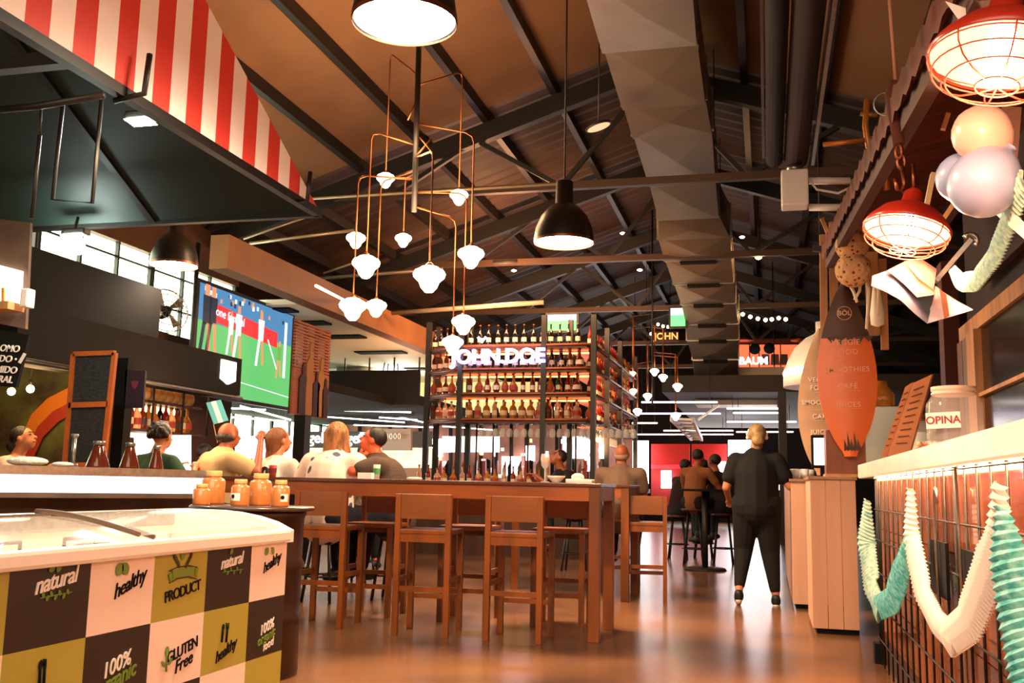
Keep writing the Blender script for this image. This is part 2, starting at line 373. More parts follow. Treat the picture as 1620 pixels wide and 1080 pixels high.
for i in range(7): x = c.x - i * .55; r.tube([(x, 19.25, c.z), (x, 19.25, zt)], .018, 6)
r.build('railing', black, mz)
p = at(640, 590, 22); tag(MB().box((-9, 24, a.z + .2), (-5.5, 24.1, 3.6)).build('partition', mat('cream_partition', '#d8c890', .7, es=.25)), 'cream lit partition at the back of the mezzanine', 'partition')  # faint glow in the cream stands in for daylight falling on it
for k, (px, w) in enumerate(((553, .3), (573, .33))):
    p = at(px, 590, 21); t = thing('brewing_tank', ['steel brewing tank on the mezzanine, left one', 'steel brewing tank on the mezzanine, right one'][k], 'tank', (p.x, 21, a.z + .2), group='brewing tanks')
    MB().lathe([(w, 0), (w, .8), (w * .8, .9), (.08, 1.0), (0, 1.01)], (p.x, 21, a.z + .2)).build('vessel', brushed, t); MB().lathe([(.08, 0), (.08, .12), (0, .12)], (p.x, 21, a.z + 1.2), 10).build('cap', black, t)
p = at(618, 590, 20.2)
st = thing('bar_stool', 'slender stool standing on the mezzanine behind the railing', 'stool', (p.x, 20.2, a.z + .2))
MB().lathe([(.2, 1.0), (.2, 1.04), (0, 1.04)], (p.x, 20.2, a.z + .2 - .0), 14).build('seat', black, st)
for dx, dy in ((.2, .2), (-.2, .2), (.2, -.2), (-.2, -.2)): MB().tube([(p.x + dx, 20.2 + dy, a.z + .2), (p.x + dx * .4, 20.2 + dy * .4, a.z + 1.2)], .015, 5).build('leg', black, st)

mw = MB().box((at(523, 600, 23.7).x, 23.7, DECKZ + .2), (at(562, 600, 23.7).x, 23.75, 3.55)); struct('window_60', mw, pane)
lamp('POINT', (-8.2, 21.5, 3.2), 90, (1, .9, .7), .3, name='mezzanine_lamp')  # added fill that brightens the back of the mezzanine
# ---- television screen
tv = thing('television_screen', 'huge wall screen showing a football match on green grass', 'screen', (-7.16, 12.7, 2.1))
TX = -7.16; ty0 = onx(318, 445, TX).y; ty1 = onx(465, 500, TX).y; tz1 = onx(465, 500, TX).z; tz0 = onx(452, 643, TX).z
MB().box((TX - .08, ty0 - .05, tz0 - .05), (TX - .01, ty1 + .05, tz1 + .05)).build('screen_housing', black, tv)
def em(n, c, e=1.0): return mat('screen_' + n, '#000000', .6, es=e, ecol=c)
sc_ = MB(); MS = [em('grass', '#4f9a55'), em('stands', '#3c6a8e'), em('board', '#e02a2a'), em('kit', '#e8e8f0'), em('skin', '#c07850'), em('dark', '#20222c'), em('post', '#d8dce8'), em('green_kit', '#5a8a3a')]
def S(u, v, w, h, mi, k=0): y0 = ty0 + (ty1 - ty0) * u; z0 = tz0 + (tz1 - tz0) * v; x = TX - .009 + k * .001; sc_.add([(x, y0, z0), (x, y0 + (ty1 - ty0) * w, z0), (x, y0 + (ty1 - ty0) * w, z0 + (tz1 - tz0) * h), (x, y0, z0 + (tz1 - tz0) * h)], [(0, 1, 2, 3)], mi)
def Q(us, mi, k=1): x = TX - .009 + k * .001; sc_.add([(x, ty0 + (ty1 - ty0) * u, tz0 + (tz1 - tz0) * v) for u, v in us], [tuple(range(len(us)))], mi)
S(0, 0, 1, .66, 0); S(0, .66, 1, .34, 1); Q([(.12, .68), (.82, .6), (.82, .76), (.12, .86)], 2)
for i in range(26): S(random.random() * .9, .86 + random.random() * .1, .02, .04, random.choice((3, 4, 5)), 2)
for u, v, s_, kit in ((.04, .3, 1.5, 5), (.1, .34, 1.4, 5), (.36, .36, 1.15, 3), (.29, .40, .9, 3), (.60, .36, 1.2, 3), (.83, .28, .85, 7)):
    Q([(u, v + .22 * s_), (u + .045 * s_, v + .22 * s_), (u + .05 * s_, v + .4 * s_), (u - .005, v + .4 * s_)], kit, 3); Q([(u + .01, v + .4 * s_), (u + .035 * s_, v + .4 * s_), (u + .035 * s_, v + .47 * s_), (u + .01, v + .47 * s_)], 4, 3)
    Q([(u - .02 * s_, v), (u, v), (u + .02 * s_, v + .23 * s_), (u, v + .23 * s_)], kit if kit != 7 else 4, 3); Q([(u + .04 * s_, v + .02), (u + .06 * s_, v + .02), (u + .045 * s_, v + .23 * s_), (u + .025 * s_, v + .23 * s_)], 4, 3)
Q([(.7, .66), (.715, .66), (.83, .38), (.82, .37)], 6, 3); Q([(.9, .3), (.93, .3), (.93, .9), (.9, .9)], 6, 3)
Q([(0, .2), (1, .1), (1, .108), (0, .208)], 6, 2)
sc_.text('one festival', faceM((TX - .003, ty0 + (ty1 - ty0) * .3, tz0 + (tz1 - tz0) * .765), (0, 1, -.06)), .17, .002, 3, 0, .006)
sc_.build('picture', MS, tv)
MB().tube([(TX, ty0 - .12, tz0 - .5), (TX, ty0 - .12, 4.1)], .03, 6).build('edge_post', black, tv)
for (x0, y0, x1, y1, d, l) in ((866, 497, 912, 523, 17.5, 'small green football screen above the top shelf of bottles'), (1061, 487, 1084, 516, 19, 'small football screen beside the long duct')):
    a, c = at(x0, y1, d), at(x1, y0, d); t = thing('television', l, 'screen', ((a.x + c.x) / 2, d, a.z))
    MB().box((a.x - .04, d, a.z - .04), (c.x + .04, d + .07, c.z + .04)).build('casing', black, t)
    MB().box((a.x, d - .004, a.z), (c.x, d, a.z + (c.z - a.z) * .62)).build('picture', em('bright_grass', '#58d868', 1.6), t)
    MB().box((a.x, d - .004, a.z + (c.z - a.z) * .62), (c.x, d, c.z)).build('picture', em('bright_stands', '#c8d8f8', 1.4), t)

# ---- timber art panel and its black post
ap = thing('timber_art_panel', 'tall hanging timber slat panel carved with standing figures', 'panel', (-6.7, 14, 2))
PX = -6.72; y0, z1 = onx(467, 503, PX).y, onx(467, 503, PX).z; y1 = onx(523, 520, PX).y; z0 = onx(462, 655, PX).z
n = 30; sl = [MB() for _ in range(1)][0]
for i in range(n):
    zz = z0 + (z1 - z0) * i / n
    sl.box((PX - .015, y0, zz), (PX + .015, y1, zz + (z1 - z0) / n * (.62 if i > 13 else .93)))
sl.build('slats', mat('warm_slats', '#b5622a', .5, var=.35, sc=4), ap)
for k in range(4): yy = y0 + (y1 - y0) * (.0 + k * .31); MB().box((PX - .04, yy, z0), (PX - .016, yy + .09, z1)).build('upright', darkwood, ap)
for k, (u, h, m) in enumerate(((.24, .55, 'dark_figure'), (.42, .8, 'ochre_figure'), (.62, .5, 'dark_figure'), (.74, .66, 'ochre_figure'), (.88, .45, 'dark_figure'))):
    yy = y0 + (y1 - y0) * u; H = (z1 - z0) * h; w = .11; x = PX + .017
    pl = [(x, yy - w, z0 + .02), (x, yy + w, z0 + .02), (x, yy + w * .8, z0 + H * .55), (x, yy + w * 1.1, z0 + H * .72), (x, yy + w * .3, z0 + H * .8), (x, yy + w * .35, z0 + H * .95), (x, yy, z0 + H), (x, yy - w * .35, z0 + H * .95), (x, yy - w * .3, z0 + H * .8), (x, yy - w * 1.1, z0 + H * .7)]
    MB().slab(pl, (.02, 0, 0)).build('figure_cutout', mat('dark_figure', '#33180c', .6) if m[0] == 'd' else mat('ochre_figure', '#a8742c', .6), ap)
p = at(477, 700, 13.6); tag(MB().box((p.x - .09, 13.5, 0), (p.x + .09, 13.7, at(477, 657, 13.6).z)).build('steel_column', black), 'black steel column under the timber art panel', 'column')

# ---- glass-bottle bar tower
BY = 15.0; bx0 = at(728, 600, BY).x; bx1 = at(938, 600, BY).x; bx00 = at(672, 600, BY + .3).x; byb = 20.1
bar = thing('bar_tower', 'tall steel shelf tower full of bottles around the central bar', 'bar shelving', ((bx0 + bx1) / 2, BY, 0))
zs = [at(800, y, BY).z for y in (544, 581, 620, 661)]
for i, z in enumerate(zs):
    pl = [(bx0, BY, z - .07), (bx1 - .1, BY, z - .07), (bx1, BY + .1, z - .07), (bx1, byb, z - .07), (bx1 - .45, byb, z - .07), (bx1 - .45, BY + .5, z - .07), (bx0, BY + .5, z - .07), (bx00, BY + .95, z - .07), (bx00, BY + .45, z - .07)]
    MB().slab(pl, (0, 0, .07)).build('shelf', shelfwood, bar)
    e = MB().tube([(bx00, BY + .45, z - .03), (bx0, BY - .02, z - .03), (bx1 - .1, BY - .02, z - .03), (bx1 + .02, BY + .1, z - .03), (bx1 + .02, byb, z - .03)], .02, 6); e.build('shelf_rail', mat('rail_rust', '#7a3a18', .4, .4), bar)
    if i: MB().box((bx00 + .3, BY + .42, zs[i - 1] - .11), (bx1 - .1, BY + .46, zs[i - 1] - .09)).build('shelf_light', mat('warm_strip', '#fff', .5, es=9, ecol='#ff7a34'), bar)
zt = at(800, 500, BY).z
for x, y in ((bx00, BY + .45), (bx0, BY), (at(860, 600, BY).x, BY), (bx1, BY + .05), (bx1, BY + 1.4), (bx1, BY + 2.9), (bx1, byb), (bx0, BY + .5), (bx1 - .45, BY + .5), (bx00, BY + .95)):
    MB().box((x - .04, y - .04, .9), (x + .04, y + .04, zt)).build('post', black, bar)
for px in (683, 745, 772, 800, 828, 880, 905):
    x = at(px, 700, BY).x; MB().tube([(x, BY + .3, 1.0), (x, BY + .3, zs[3] - .07)], .015, 5).build('thin_post', black, bar)
MB().box((bx00 - .4, BY - .5, .95), (bx1 + .3, BY - .05, 1.03)).box((bx1 - .05, BY - .05, .95), (bx1 + .3, byb, 1.03)).build('bar_top', darkwood, bar)
MB().box((bx00 - .3, BY - .35, 0), (bx1 + .15, BY - .2, .95)).build('bar_front', darkwood, bar)
# mirror-back shelves are open; second (rear) row inside the tower
botm = [mat('bottle_amber', '#7a3410', .12, trans=.35), mat('bottle_dark', '#160c08', .12), mat('bottle_green', '#24401c', .12, trans=.25), mat('bottle_clear', '#e8b890', .08, trans=.5), mat('bottle_red', '#8a1a12', .15, trans=.2), mat('bottle_gold', '#c07a2c', .15, trans=.3)]
labm = [mat('label_cream', '#ead0b0', .7), mat('label_red', '#b03a2a', .6), mat('label_dark', '#40302a', .6)]
lamp('POINT', (-4.2, 15.9, 4.45), 110, (1, .45, .2), .4, name='tower_top_glow')
PR = {'slim': [(.0, 0), (.036, 0), (.038, .02), (.038, .17), (.03, .2), (.014, .23), (.013, .3), (.016, .305), (.016, .32), (0, .32)],
      'stout': [(0, 0), (.05, 0), (.052, .02), (.052, .14), (.04, .18), (.016, .2), (.016, .25), (.02, .255), (.02, .275), (0, .275)],
      'flask': [(0, 0), (.03, 0), (.055, .05), (.06, .1), (.045, .15), (.018, .19), (.015, .27), (.019, .28), (.019, .3), (0, .3)]}
def bottle(kind, mi, li, h=1):
    pr = PR[kind]; t = thing('bottle', '', 'bottle'); m = MB().lathe([(r * 1.05, z * h) for r, z in pr[:-2]], n=8, caps=False); m.build('glass', botm[mi], t, local=True)
    MB().lathe([(pr[-2][0] * 1.15, pr[-3][1] * h), (pr[-2][0] * 1.15, pr[-2][1] * h + .004), (0, pr[-1][1] * h + .004)], n=8).build('cap', [black, copper][mi % 2], t, local=True)
    r = max(pr[2][0], pr[3][0]) * 1.08; MB().lathe([(r, .05 * h), (r, .12 * h)], n=8, caps=False).build('label', labm[li], t, local=True); return t
KN = ['amber', 'dark', 'green', 'clear', 'red', 'gold']
kinds = [('slim', 1, 0), ('slim', 0, 0), ('flask', 0, 0), ('stout', 3, 1), ('slim', 3, 0), ('stout', 0, 2), ('flask', 5, 1), ('slim', 4, 0), ('stout', 5, 0), ('slim', 2, 0)]
protos = {}
def put_bottle(k, loc, where, group, sc=1.0):
    lab = '%s %s bottle %s' % (k[0].replace('slim', 'slender').replace('flask', 'round-bellied'), KN[k[1]], where)
    if k not in protos: o = bottle(*k); protos[k] = o; o.location = loc; o.scale = (sc,) * 3; o['label'] = lab; o['group'] = lab; return
    dup(protos[k], loc, random.random() * 6, lab, lab, sc)
plan = [([0], 'on the top shelf of the tower front', 0, 1.02), ([0, 1, 2, 1], 'on the shelf with the lit sign', 1, 1.02), ([2, 1, 6, 7, 9], 'on the shelf just under the lit sign', 2, 1.0), ([3, 4, 8, 3, 5], 'on the lowest shelf of the tower front', 3, 1.05)]
for ks, wh, i, s in plan:
    z = zs[i]
    x = bx0 + .12
    while x < bx1 - .15:
        put_bottle(kinds[random.choice(ks)], (x, BY + .12 + random.random() * .04, z), wh, '', s); x += .135 + random.random() * .02
    for q in range(int((bx1 - bx0 - .4) / .148) + 1 if i else 0): put_bottle(kinds[random.choice(ks)], (bx0 + .2 + q * .148, BY + .36, z), 'in the back row, ' + wh, '', s * .98)
    x = bx00 + .07
    while x < bx0 - .06:
        t = (x - bx00) / (bx0 - bx00); put_bottle(kinds[random.choice(ks)], (x, BY + .6 - .42 * t, z), 'in the left bay, ' + wh, '', s); x += .13
    y = BY + .4
    while y < byb - .1:
        put_bottle(kinds[random.choice([2, 7, 1, 7, 6, 5])], (bx1 - .12, y, z), 'along the aisle side, ' + wh.replace('front', 'side'), '', 1.0); y += .2
# lit sign: letters facing the viewer
sg = thing('neon_sign', 'glowing white-violet JOHN.DOE letters on the bottle tower', 'sign', at(788, 580, BY - .1))
a = at(787, 564, BY - .12); neon = mat('neon_white', '#ffffff', .5, es=9, ecol='#e8dcff')
ttw = at(864, 564, BY).x - at(713, 564, BY).x
g = text_geo('JOHN.DOE', 0, .0, 1.0); gw = max(p[0] for p in g[0]) - min(p[0] for p in g[0])
MB().text('JOHN.DOE', faceM(a, (1, 0, .01)), ttw / gw * .98, .05, 0, 0, .012).build('lettering', neon, sg)
MB().text('JOHN.DOE', faceM(a + V((0, .045, 0)), (1, 0, .01)), ttw / gw * .98, .03, 0, 0, .028).build('letter_backing', mat('violet_glow', '#8a78c8', .5, es=1.6, ecol='#7a68ff'), sg)
MB().add([a + V((x, -.03, z)) for x, z in ((-.33, .3), (-.3, .32), (-.25, .26), (-.2, .32), (-.17, .3), (-.25, .21))], [(0, 1, 2, 3, 4, 5)]).build('breve_mark', neon, sg)
lamp('AREA', (-3.9, BY - .35, 4.1), 90, (1, .52, .26), 2.6, (math.radians(55), 0, 0), .3, 'tower_spot_bar')
lamp('AREA', (-3.9, BY + .9, 2.3), 240, (1, .5, .22), 2.6, (math.radians(115), 0, 0), 1.6, 'tower_inner_glow')  # fill added inside the tower so the bottles glow amber
# wine glasses hanging below the lowest shelf
def wineglass():
    t = thing('wine_glass', '', 'glass'); MB().lathe([(.03, 0), (.045, .03), (.05, .07), (.042, .13)], n=10, caps=False).build('bowl', thing_glass, t, local=True)
    MB().lathe([(.004, -.07), (.004, 0), (.03, .001)], n=6, caps=False).lathe([(.032, -.075), (.032, -.07), (0, -.07)], n=8).build('stem', thing_glass, t, local=True); return t
wg = wineglass(); wg.rotation_euler = (PI, 0, 0)
first = True
for i in range(22):
    for s in (0, 1):
        loc = (bx0 + .3 + i * .115, BY + .25, zs[3] - .15) if s == 0 else (bx1 - .2, BY + .5 + i * .2, zs[3] - .15)
        lab = 'wine glass hanging upside down under the tower %s shelf' % ('front' if s == 0 else 'side')
        o = wg if first else dup(wg); first = False; o.location = loc; o.rotation_euler = (PI, 0, 0); o['label'] = lab; o['group'] = lab
# bottles, tools on the bar top behind the table
for i in range(20):
    x = bx00 + .15 + i * .135; put_bottle(kinds[[4, 7, 3, 8, 6][i % 5]], (x, BY - .25 + (i % 3) * .04, 1.03), 'standing on the bar counter below the tower', '', .95)

# ================================================================== LEFT FOREGROUND
# ---- striped awning
AX = -2.78
Cn = onx(507, 337, AX); AZ = Cn.z; AY = Cn.y
hp = onx(325, 0, AX); sl_ = (hp.z - AZ) / (AY - hp.y); AT = 5.0
yk = AY - (AT - AZ) / sl_
aw = thing('striped_awning', 'red and white striped stall awning with dark green underside, top left', 'awning', (AX, AY - 2, AZ))
MB().slab([(AX, AY, AZ), (AX, 1.2, AZ), (AX, 1.2, AT), (AX, yk, AT)], (-.012, 0, 0)).build('side_panel', stripes('awning_stripes', '#ffeee4', '#dc4234', 1, .28, .55), aw)
grn = mat('dark_green_canvas', '#15241d', .6, var=.2, sc=1.5)
MB().slab([(AX - .03, AY - .02, AZ), (AX - .03, yk, AT), (-6.5, yk, AT), (-6.5, AY - .02, AZ)], (0, .0, .02)).build('roof_canvas', grn, aw)
MB().slab([(AX - .02, AY, AZ), (AX - .02, 1.2, AZ), (AX - .02, 1.2, AT), (AX - .02, yk, AT)], (-.01, 0, 0)).build('inner_lining', grn, aw)
fr = MB().bar((AX - .02, AY, AZ), (AX - .02, 1.2, AZ), .05, .05).bar((AX, AY, AZ), (-6.5, AY, AZ), .05, .05).bar((AX - .05, AY, AZ + .02), (AX - .05, yk, AT), .03, .03)
for x in (-4.0, -5.2): fr.bar((x, AY, AZ), (x, yk, AT - .05), .05, .05)
fr.bar((-6.4, 3.4, AZ + .02), (AX - .05, 3.4, AZ + .02), .06, .06)
fr.build('frame', black, aw)
for (p0, p1, p2) in (((180, 160), (228, 148), (237, 86)), ((462, 318), (486, 317), (491, 272))):
    X = AX + .08
    MB().tube([onx(*p0, AX - .05), onx(*p1, X), onx(*p2, X)], .014, 6).build('hook_bracket', black, aw)
ff = thing('hanging_rack', 'black U-shaped steel rack hanging under the awning', 'rack', at(120, 325, 3.6))
MB().tube([at(100, 160, 3.6), at(83, 316, 3.6), at(146, 321, 3.6), at(161, 153, 3.6)], .009, 8).build('rack_bar', black, ff)
MB().tube([at(63, 214, 3.5), at(50, 345, 3.5)], .009, 8).tube([at(63, 214, 3.5), at(65, 170, 3.5)], .006, 6).build('side_rod', black, ff)
tag(MB().tube([at(-30, 176, 3.4), at(60, 168, 3.4), at(165, 150, 3.45)], .016, 8).build('cross_pipe', black), 'dark cross pipe that the U-shaped rack hangs from', 'pipe')
for k, ((px, py), w, l) in enumerate((((222, 190), .075, 'small lit floodlight under the awning edge'), ((118, 372), .09, 'blazing white floodlight under the awning above the windows'))):
    d = (4.2, 5.6)[k]; p = at(px, py, d); t = thing('floodlight', l, 'floodlight', p, group=None)
    MB().box((p.x - w, p.y - .03, p.z), (p.x + w, p.y + .05, p.z + .045), bev=.01).build('housing', black, t)
    MB().add([p + V((-w * .9, -.04, -.004)), p + V((w * .9, -.04, -.004)), p + V((w * .9, .05, -.012 - .11 * k)), p + V((-w * .9, .05, -.012 - .11 * k))], [(3, 2, 1, 0)]).build('lamp_face', mat('cold_lamp_face', '#fff', .4, es=120, ecol='#eafff4'), t)
    MB().tube([p + V((0, 0, .04)), p + V((0, .02, .13))], .01, 6).build('bracket', black, t)
    lamp('SPOT', (p.x, p.y - .02, p.z - .03), 30 if k == 0 else 30, (.85, 1, .92), .06, (math.radians(-8), 0, 0), name='floodlight_beam', spot=2.6)
    if k: lamp('POINT', (p.x, p.y - .1, p.z - .08), 3, (.8, 1, .9), .08, name='floodlight_spill')

# ---- stall signs at the far left
sp = at(42, 420, 4.4)
ws = thing('stall_side_unit', 'pale stall side unit with lit picture panel at the far left edge', 'stall unit', (sp.x, 4.4, 1.9))
def quadpx(mb, pts, Y, mi=0, th=.02): mb.slab([at(px, py, Y) for px, py in pts], (0, th, 0), mi); return mb
quadpx(MB(), [(48, 352), (40, 520), (-60, 500), (-60, 340)], 4.45).build('side_board', mat('stall_board', '#6e5546', .6, var=.3), ws)
quadpx(MB(), [(33, 428), (30, 486), (-60, 474), (-60, 404)], 4.42, th=.02).build('lit_panel', mat('lit_panel', '#ffe8c8', .5, es=1.5, ecol='#fff2dc'), ws)
MB().box(at(38, 494, 4.4) + V((0, -.12, 0)), at(-80, 480, 4.4) + V((0, .0, -.02))).build('ledge', palewood, ws)
q = at(43, 472, 4.35); MB().box(q + V((-.02, -.03, -.05)), q + V((.025, .03, .05)), bev=.008).build('switch_box', white, ws)
quadpx(MB(), [(6, 455), (6, 482), (2, 482), (2, 455)], 4.4, th=.01).build('picture_mark', mat('orange_mark', '#d08830', .6), ws)
mb_ = thing('menu_board', 'black menu board with white capital letters at the far left edge', 'menu board', at(20, 615, 4.3))
quadpx(MB(), [(46, 530), (25, 612), (-80, 606), (-80, 505)], 4.32).build('board', blackm, mb_)
lt = MB()
for s_, px, py in (('LOMO', 31, 551), ('LADO', 19, 567), ('COMIDO', 27, 584), ('CORRAL', 20, 599)):
    g_ = text_geo(s_, .15, .012, 1.0); mx_ = max(p[0] for p in g_[0]); q = at(px, py, 4.31); lt.text(s_, faceM(q - V((mx_ * .05, 0, 0)), (1, 0, -.07)), .05, .006, 0, .15, .012, 1.0)
lt.build('lettering', white, mb_); MB().slab([at(33, 575, 4.31), at(42, 560, 4.31), at(38, 558, 4.31), at(29, 573, 4.31)], (0, -.004, 0)).build('slash_mark', white, mb_)
MB().ball(at(25, 568, 4.31), .006, n=8, m=6).build('dot_mark', white, mb_)

# ---- chest freezer (front face at FX, along the aisle)
FX, FY1, FY0, RIM, TOP, BKX = -1.885, 3.75, 1.98, .86, .925, -2.42
fz = thing('chest_freezer', 'white chest freezer with curved glass lids and chequered green, black and white front', 'freezer', ((FX + BKX) / 2, (FY0 + FY1) / 2, 0))
MB().box((BKX, FY0, .06), (FX - .012, FY1 - .01, RIM - .15)).build('cabinet', white, fz)
# rim ring with curved end caps
for y0, y1 in ((FY1 - .05, FY1 + .02), (FY0 - .02, FY0 + .05)):
    pr = [(FX + .02, RIM - .055), (FX + .02, RIM - .008), (FX - .05, RIM + .024), (FX - .13, RIM + .045), (FX - .22, TOP - .006), (FX - .3, TOP), (BKX, TOP), (BKX, RIM - .055)]
    MB().slab([(x, y0, z) for x, z in pr], (0, y1 - y0, 0)).build('end_cap', white, fz)
MB().box((FX - .03, FY0, RIM - .055), (FX + .022, FY1, RIM - .004), bev=.012).build('front_rim', white, fz)
MB().box((BKX, FY0, RIM), (BKX + .05, FY1, TOP), bev=.01).build('back_rim', brushed, fz)
lid = mat('lid_glass', '#f4f0ea', .08, alpha=.36)
prof = [(FX - .035 - i / 12 * .39, RIM - .003 + .062 * math.sin(i / 12 * PI / 2)) for i in range(13)]
ym = 2.86
for k, (y0, y1, dz) in enumerate(((FY0 + .05, ym + .03, 0), (ym - .05, FY1 - .05, .012))):
    l_ = MB().grid([[(x, y0, z + dz) for x, z in prof], [(x, y1, z + dz) for x, z in prof]]).build('glass_lid', lid, fz)
    e = MB().tube([(x, y1 if k == 0 else y0, z + dz + .004) for x, z in prof], .009, 6); e.build('lid_edge', mat('lid_edge', '#6b5648', .4), l_)
    if k == 0: MB().tube([(x, y0 + .01, z + dz + .004) for x, z in prof], .007, 6).build('lid_edge', white, l_)
MB().box((BKX + .02, FY0 + .04, RIM - .1), (FX - .04, FY1 - .04, RIM - .09)).box((BKX + .02, FY0 + .04, RIM - .1), (BKX + .04, FY1 - .04, RIM + .03)).build('inner_tray', mat('frost_white', '#f0e6da', .6), fz)
for (y, x) in ((2.3, -1.99), (2.62, -1.99)):
    h = MB(); h.tube([(x, y - .07, RIM - .06), (x, y - .07, RIM + .008), (x, y + .07, RIM + .008), (x, y + .07, RIM - .06)], .006, 6); h.build('basket_handle', mat('grey_wire', '#554a44', .4), fz)
# chequered graphic panel
TM = {'G': 0, 'B': 1, 'W': 2}
gm = [mat('print_green', '#a9a544', .4), mat('print_black', '#241b18', .4), mat('print_white', '#f4e4da', .4)]
pn = MB(); T = .213; ye = FY1 - .012
def ty(px): return onx(px, 900, FX).y
cols = [ty(452), ty(396.5), ty(327), ty(244), ty(144), ty(16), ty(16) - .215, ty(16) - .43]
zr = [RIM - .052, onx(400, 951, FX).z]; zr += [zr[1] - .215, zr[1] - .43, zr[1] - .58]
rows = ['WBGWBGW', 'BGWBGWB', 'GWBGWBG', 'WBGWBGW']
for r in range(4):
    for c in range(7):
        y1, y0 = cols[c], cols[c + 1]; y0 = max(y0, FY0)
        if y1 <= FY0: continue
        pn.add([(FX, y0, zr[r + 1]), (FX, y1, zr[r + 1]), (FX, y1, zr[r]), (FX, y0, zr[r])], [(0, 1, 2, 3)], TM[rows[r][c]])
pn.box((FX - .012, FY0, zr[4]), (FX - .001, ye + .012, zr[0]), 2)
gp = pn.build('graphic_panel', gm, fz)
PX_ = FX + .002
def FM(px, py, tilt=.0): p = onx(px, py, PX_); return faceM(p, (0, 1, tilt))
leafm = mat('print_leaf_green', '#6f8f32', .4)
PM = [blackm, paper, leafm, mat('print_dark_olive', '#3a3c1a', .5)]; K, WH, LF, OL = 0, 1, 2, 3
cur = [MB()]
def done(nm): cur[0].build(nm, PM, gp); cur[0] = MB()
def ellip(mi, px, py, a, b, rot):
    p = onx(px, py, PX_); pts = []
    for i in range(14): t = 2 * PI * i / 14; u, v = a * math.cos(t), b * math.sin(t) * abs(math.sin(t)) ** .3; pts.append(p + V((0, u * math.cos(rot) - v * math.sin(rot), u * math.sin(rot) + v * math.cos(rot))))
    cur[0].slab(pts, (.002, 0, 0), mi)
def line(mi, pts, r=.0018): cur[0].tube([onx(px, py, PX_ + .001) for px, py in pts], r, 5, mi)
def word(mi, s, px, py, size, tilt=.12, shear=.25, b=.008, sp=1.0): cur[0].text(s, FM(px, py, tilt), size, .003, mi, shear, b, sp)
def quad(mi, *pts): cur[0].slab([onx(px, py, PX_) for px, py in pts], (.003, 0, 0), mi)
word(WH, 'natural', 89, 918, .066, .13, .3, .012, .92); ellip(LF, 82, 899, .013, .009, .5); ellip(LF, 93, 897, .015, .01, 1.2)
for i in range(7): ellip(LF, 68 + i * 6.5, 944 - i * .9 + (3 if i % 2 else -3), .009, .005, 1.0 if i % 2 else 2.0)
line(LF, [(64, 946), (114, 936)]); done('natural_print')
word(WH, 'natural', 367, 887, .06, .10, .3, .012, .92); ellip(LF, 366, 872, .013, .009, .8)
for i in range(6): ellip(LF, 355 + i * 5, 904 - i * .5 + (2.5 if i % 2 else -2.5), .008, .0045, 1.0 if i % 2 else 2.0)
line(LF, [(352, 905), (384, 900)]); done('natural_print')
for (cx, cy, s_, wx_, wy_, sz, ew) in ((193, 901, .028, 205, 923, .062, 'EAT'), (426, 873, .022, 430, 890, .056, 'EAT')):
    ellip(LF, cx - 4, cy - 1, s_ * .75, s_ * .62, .9); ellip(LF, cx + 5, cy - 2, s_ * .75, s_ * .62, 2.2); done('heart_print')
    word(WH, ew, cx, cy, s_ * 1.05, .1, 0, .012); done('eat_print'); word(K, 'healthy', wx_, wy_, sz, .3, .45, .0, .9); done('healthy_print')
for sx in (-1, 1):
    for i in range(3): ellip(OL, 289 + sx * (13 - i * 3.2), 879 + i * 6.5, .015, .006, 1.57 - sx * .45)
ellip(LF, 289, 877, .018, .012, 1.57); done('wheat_print')
quad(LF, (272, 902), (306, 896), (307, 909), (273, 914)); quad(LF, (266, 908), (271, 905), (272, 918), (269, 921)); quad(LF, (308, 899), (313, 898), (311, 912), (308, 910))
line(OL, [(268, 903), (280, 897), (298, 894), (312, 897)], .002); line(OL, [(268, 922), (281, 915), (298, 912), (311, 915)], .002); done('ribbon_print')
word(K, 'PRODUCT', 290, 935, .05, .12, .0, .006, .85); done('product_print')
def cutlery(px, py, s=1):
    line(K, [(px - 2, py - 8 * s), (px - 4, py + 24 * s)], .004); ellip(K, px - 2, py - 10 * s, .014 * s ** .5, .008, 1.5)
    line(K, [(px + 5, py - 8 * s), (px + 3, py + 24 * s)], .004)
    for q in (-2.2, 0, 2.2): line(K, [(px + 5 + q, py - 20 * s), (px + 5 + q * .7, py - 6 * s)], .0018)
    done('cutlery_print')
cutlery(66, 1062, 1.0); cutlery(355, 999, .7)
word(K, 'healthy', 357, 1029, .056, .28, .4, .001, .9); done('healthy_print')
word(WH, '100%', 184, 1052, .062, .2, .25, .01); done('hundred_print'); word(LF, 'organic', 184, 1074, .066, .2, .3, .016, .95); done('organic_print')
word(WH, '100%', 422, 992, .052, .2, .25, .009); done('hundred_print'); word(LF, 'organic', 421, 1007, .05, .2, .3, .012, .95); done('organic_print'); word(WH, 'food', 424, 1019, .045, .2, .3, .009); done('food_print')
word(K, 'GLUTEN', 289, 1028, .052, .18, .1, .006, .88); done('gluten_print'); word(K, 'Free', 290, 1048, .058, .22, .35, .006); done('free_print')
line(LF, [(264, 1026), (263, 1062)], .0028); ellip(LF, 264, 1030, .016, .01, 1.57); ellip(LF, 258, 1050, .014, .006, 2.4); ellip(LF, 269, 1046, .014, .006, .8); done('tulip_print')
# bread rolls / packets inside the freezer
fo = thing('food_packet', 'tan packet lying in the freezer under the curved lid', 'packet', (-2.17, 3.0, RIM - .16))
pk = MB().ball((-2.12, 2.86, RIM - .05), (.05, .12, .035)); pk.build('packet', mat('tan_food', '#c98550', .5, var=.5, sc=30), fo); MB().box((-2.2, 2.7, RIM - .09), (-2.06, 3.1, RIM - .08)).build('tray', white, fo)

